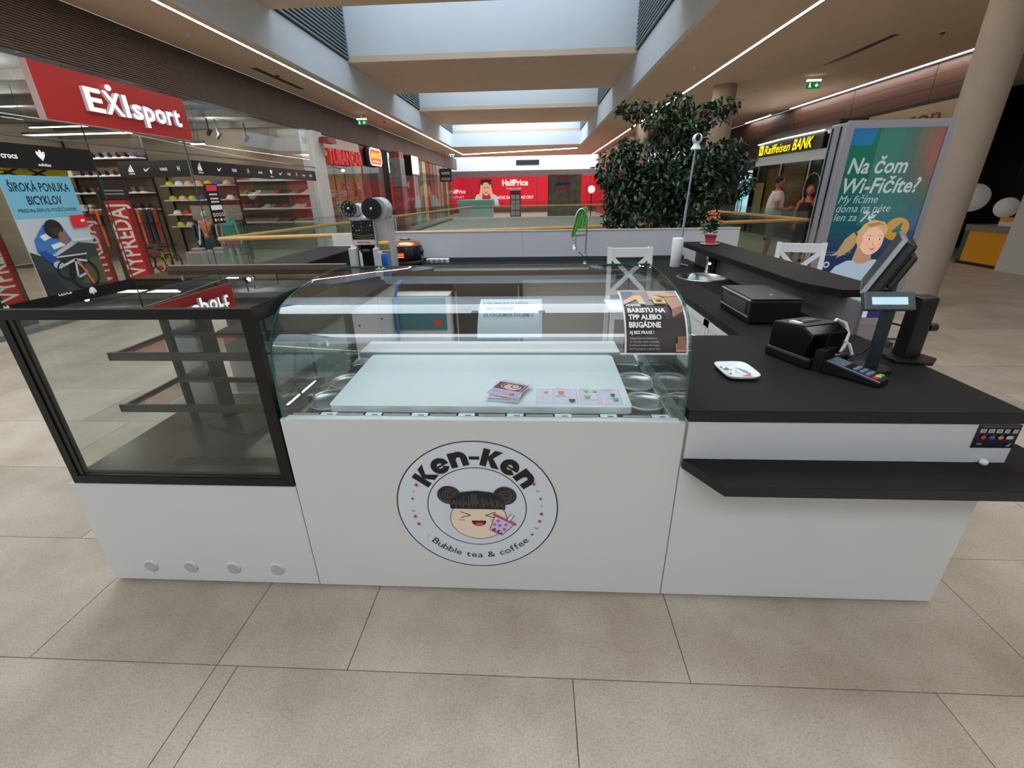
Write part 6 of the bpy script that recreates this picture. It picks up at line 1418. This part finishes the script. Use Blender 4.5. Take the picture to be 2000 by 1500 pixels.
for (cx, cz, rx, rz, ry) in clumps:
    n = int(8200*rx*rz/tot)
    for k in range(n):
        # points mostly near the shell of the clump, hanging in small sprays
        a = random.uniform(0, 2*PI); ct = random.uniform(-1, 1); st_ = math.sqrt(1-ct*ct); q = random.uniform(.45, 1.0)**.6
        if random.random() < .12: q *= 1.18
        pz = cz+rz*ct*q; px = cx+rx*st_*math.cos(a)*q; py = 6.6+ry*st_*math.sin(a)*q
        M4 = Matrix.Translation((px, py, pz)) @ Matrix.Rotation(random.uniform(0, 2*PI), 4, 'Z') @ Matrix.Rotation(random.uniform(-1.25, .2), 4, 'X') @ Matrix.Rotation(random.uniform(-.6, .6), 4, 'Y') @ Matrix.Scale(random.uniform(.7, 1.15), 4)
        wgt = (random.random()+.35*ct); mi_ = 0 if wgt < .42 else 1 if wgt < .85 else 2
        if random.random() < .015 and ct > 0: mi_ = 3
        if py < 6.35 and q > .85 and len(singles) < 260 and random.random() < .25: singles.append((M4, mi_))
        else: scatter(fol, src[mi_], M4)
me = bpy.data.meshes.new('foliage'); me.from_pydata([tuple(v-TRC) for v in fol.v], [], fol.f)
for m_ in fol.mats: me.materials.append(m_)
me.polygons.foreach_set('material_index', fol.mi); me.update()
fo = bpy.data.objects.new('foliage', me); COL.objects.link(fo); fo.parent = tr; fo['kind'] = 'stuff'
for M4, mi_ in singles:
    o = bpy.data.objects.new('leaf', smesh[mi_]); COL.objects.link(o); o.parent = tr; o.matrix_local = Matrix.Translation(-TRC) @ M4

# ---------------------------------------------------------------- people and mannequins
def skin(name, verts, edges, rad, mat, parent, root=0, sub=2):
    org = ORG[parent.name]
    me = bpy.data.meshes.new(name); me.from_pydata([tuple(Vector(v)-org) for v in verts], edges, []); me.materials.append(mat)
    o = bpy.data.objects.new(name, me); COL.objects.link(o); o.parent = parent
    sk = o.modifiers.new('skin', 'SKIN'); sk.use_smooth_shade = True; o.modifiers.new('sub', 'SUBSURF').levels = sub; o.modifiers['sub'].render_levels = sub
    lay = me.skin_vertices[0] if me.skin_vertices else None
    if lay is None:
        bm = bmesh.new(); bm.from_mesh(me); bm.verts.layers.skin.verify(); bm.to_mesh(me); bm.free(); lay = me.skin_vertices[0]
    for i, r_ in enumerate(rad): lay.data[i].radius = r_ if isinstance(r_, tuple) else (r_, r_); lay.data[i].use_root = (i == root)
    return o
def figure(name, label, cat, x, y, H, rz, arms, skincol, top, bottom, hair=None, shoe_=None, sleeves=.5, w=1.0, kind='person', lean=0, strap=False):
    t = thing(name, label, cat, (x, y, 0)); s = H/1.75; T = Z(x, y, 0, rz)
    def g(a, b, c): return tuple(T @ Vector((a*s, b*s, c*s)))
    SKM = M('skin_%02x%02x%02x' % skincol, skincol, .5)
    J = {'pel': (0, 0, .95), 'wa': (0, lean*.3, 1.12), 'ch': (0, lean*.7, 1.32), 'nk': (0, lean, 1.48), 'hd0': (0, lean-.01, 1.56)}
    V = [J[k] for k in ('pel', 'wa', 'ch', 'nk', 'hd0')]; E = [(0, 1), (1, 2), (2, 3), (3, 4)]; Rr = [(.15*w, .10), (.12*w, .09), (.15*w, .10), .05, .045]
    for sd, arm in ((-1, arms[0]), (1, arms[1])):
        i0 = len(V); V += [(sd*.17*w, lean*.9, 1.42)]+[(sd*a[0], a[1], a[2]) for a in arm]; E += [(2, i0), (i0, i0+1), (i0+1, i0+2), (i0+2, i0+3)]; Rr += [.052, .038, .028, .024]
        i0 = len(V); V += [(sd*.09, 0, .86), (sd*.10, -.01, .48), (sd*.10, .03, .08), (sd*.11, -.10, .035)]; E += [(0, i0), (i0, i0+1), (i0+1, i0+2), (i0+2, i0+3)]; Rr += [.085*w, .055, .036, .034]
    body = skin('body', [g(*v) for v in V], E, [tuple(q*s for q in r_) if isinstance(r_, tuple) else r_*s for r_ in Rr], SKM, t)
    # head with face
    hd = MB(SKM, T @ Matrix.Scale(s, 4)); hy = lean-.02
    hd.sph((0, hy, 1.65), .075, .092, .11, 20, 14).sph((0, hy-.03, 1.60), .05, .055, .05, 14, 9).sph((0, hy-.098, 1.635), .012, .018, .018, 8, 6)
    for sd in (-1, 1): hd.sph((sd*.076, hy+.005, 1.645), .010, .018, .028, 8, 6)
    ho = hd.build('head', t)
    f_ = MB(M('eye_dark', (40, 32, 30), .4), T @ Matrix.Scale(s, 4))
    if hair:
        for sd in (-1, 1): f_.sph((sd*.03, hy-.086, 1.66), .010, .006, .006, 8, 5)
        f_.build('eyes', ho); MB(M('lip', (170, 90, 84), .5), T @ Matrix.Scale(s, 4)).sph((0, hy-.084, 1.595), .022, .008, .006, 10, 5).build('mouth', ho)
    # hands: palm with five fingers
    for sd, arm in ((-1, arms[0]), (1, arms[1])):
        a, b = Vector(arm[1]), Vector(arm[2]); a.x *= sd; b.x *= sd; d = (b-a).normalized(); side = d.cross(Vector((0, 0, 1))); side = side.normalized() if side.length > .1 else Vector((0, 1, 0)); up = side.cross(d)
        hm = MB(SKM, T @ Matrix.Scale(s, 4)); hm.bar(b, b+d*.085, .07, .028, up)
        for q in range(4):
            o_ = b+d*.08+side*(.026-.0175*q); ln = (.065, .075, .07, .055)[q]; hm.tube([o_, o_+d*ln*.5-up*.004, o_+d*ln-up*.02], .008, 6)
        hm.tube([b+d*.02+side*.03, b+d*.05+side*.055, b+d*.085+side*.06], .009, 6); hm.build('hand', t)
    if top:
        TM_ = M('top_%02x%02x%02x' % top, top, .8)
        Vt = [(0, 0, .86), (0, lean*.3, 1.12), (0, lean*.7, 1.32), (0, lean*.9, 1.43)] ; Et = [(0, 1), (1, 2), (2, 3)]; Rt = [(.20*w, .15), (.185*w, .14), (.20*w, .14), (.10, .08)]
        if strap: Vt = [(0, 0, .98), (0, lean*.3, 1.12), (0, lean*.7, 1.31), (0, lean*.8, 1.40)]; Et = [(0, 1), (1, 2), (2, 3)]; Rt = [(.22*w, .17), (.19*w, .15), (.235*w, .185), (.15*w, .13)]
        else:
            for sd, arm in ((-1, arms[0]), (1, arms[1])):
                i0 = len(Vt); a = Vector((.17*w, lean*.9, 1.41)); b = Vector(arm[0]); e = a.lerp(b, sleeves); Vt += [(sd*a.x, a.y, a.z), (sd*e.x, e.y, e.z)]; Et += [(2, i0), (i0, i0+1)]; Rt += [.095, .085]
        skin('shirt', [g(*v) for v in Vt], Et, [tuple(q*s for q in r_) if isinstance(r_, tuple) else r_*s for r_ in Rt], TM_, t)
        if strap:
            for sd in (-1, 1): MB(TM_, T @ Matrix.Scale(s, 4)).tube([(sd*.09, -.09+lean, 1.34), (sd*.085, -.03+lean, 1.475), (sd*.08, .08+lean, 1.40)], .010, 6).build('strap', t)
    if bottom:
        BM_ = M('bottom_%02x%02x%02x' % bottom[0], bottom[0], .8); ln = bottom[1]
        Vb = [(0, 0, 1.0), (0, 0, .92)]; Eb = [(0, 1)]; Rb = [(.15*w, .115), (.165*w, .12)]
        for sd in (-1, 1):
            i0 = len(Vb); hp = Vector((sd*.095, 0, .82)); kn = Vector((sd*.10, -.01, .48)); an = Vector((sd*.10, .03, .10)); Vb.append(tuple(hp)); Rb.append(.105*w); Eb.append((1, i0))
            Vb.append(tuple(hp.lerp(kn, min(1, ln*2)))); Rb.append(.085); Eb.append((i0, i0+1))
            if ln > .5: Vb.append(tuple(kn.lerp(an, (ln-.5)*2))); Rb.append(.065); Eb.append((i0+1, i0+2))
        skin('trousers' if ln > .5 else 'shorts', [g(*v) for v in Vb], Eb, [tuple(q*s for q in r_) if isinstance(r_, tuple) else r_*s for r_ in Rb], BM_, t, root=0)
    if hair:
        hc, long_ = hair; hm = MB(M('hair_%02x%02x%02x' % hc, hc, .7), T @ Matrix.Scale(s, 4))
        hm.sph((0, hy+.022, 1.685), .084, .09, .092, 18, 12)
        if long_: hm.sph((0, hy+.07, 1.60), .075, .05, .13, 14, 10)
        hm.build('hair', t)
    sm_ = MB(M('shoe_c_%02x' % (shoe_ or (60, 60, 60))[0], shoe_ or (60, 60, 60), .6), T @ Matrix.Scale(s, 4))
    for sd in (-1, 1): sm_ = MB(M('shoe_c_%02x' % (shoe_ or (60, 60, 60))[0], shoe_ or (60, 60, 60), .6), T @ Matrix.Scale(s, 4)); sm_.sph((sd*.105, -.05, .035), .048, .13, .038, 14, 8); sm_.build('shoe', t)
    return t
figure('person', 'person in a loose white T-shirt seen from the side near the bank, forearms held forward', 'person', 5.37, 11.2, 1.80, 1.22, ([(.21, -.02, 1.14), (.16, -.20, 1.10), (.12, -.25, 1.12)], [(.21, -.02, 1.14), (.17, -.21, 1.12), (.13, -.26, 1.14)]), (176, 110, 90), (226, 214, 212), ((110, 112, 112), .45), ((28, 22, 22), False), (220, 220, 220), .65, 1.05)
figure('person', 'person with red hair in a dark strappy top near the bank', 'person', 6.02, 11.1, 1.62, -.45, ([(.22, .0, 1.16), (.20, -.08, .96), (.19, -.12, .88)], [(.24, .0, 1.18), (.20, -.16, 1.22), (.14, -.2, 1.3)]), (206, 128, 100), (60, 26, 36), ((24, 24, 30), .9), ((96, 34, 28), True), (40, 40, 40), .2, .85, strap=True)
figure('mannequin', 'white child mannequin in a turquoise top and pink shorts in the shop window', 'mannequin', -7.2, 10.78, 1.32, .35, ([(.20, .02, 1.18), (.22, -.04, .98), (.22, -.06, .9)], [(.20, .02, 1.18), (.24, -.02, .98), (.25, -.04, .9)]), (222, 228, 226), (80, 190, 180), ((222, 110, 160), .3), None, (220, 90, 110), .45, .9)
figure('mannequin', 'white child mannequin in a peach dress standing left of the turquoise one', 'mannequin', -7.95, 11.1, 1.3, .5, ([(.22, .0, 1.18), (.26, -.06, .98), (.28, -.1, .88)], [(.20, .02, 1.18), (.24, -.02, .98), (.25, -.04, .9)]), (226, 226, 222), (226, 140, 110), ((60, 80, 110), .4), None, (200, 200, 200), .35, .95)
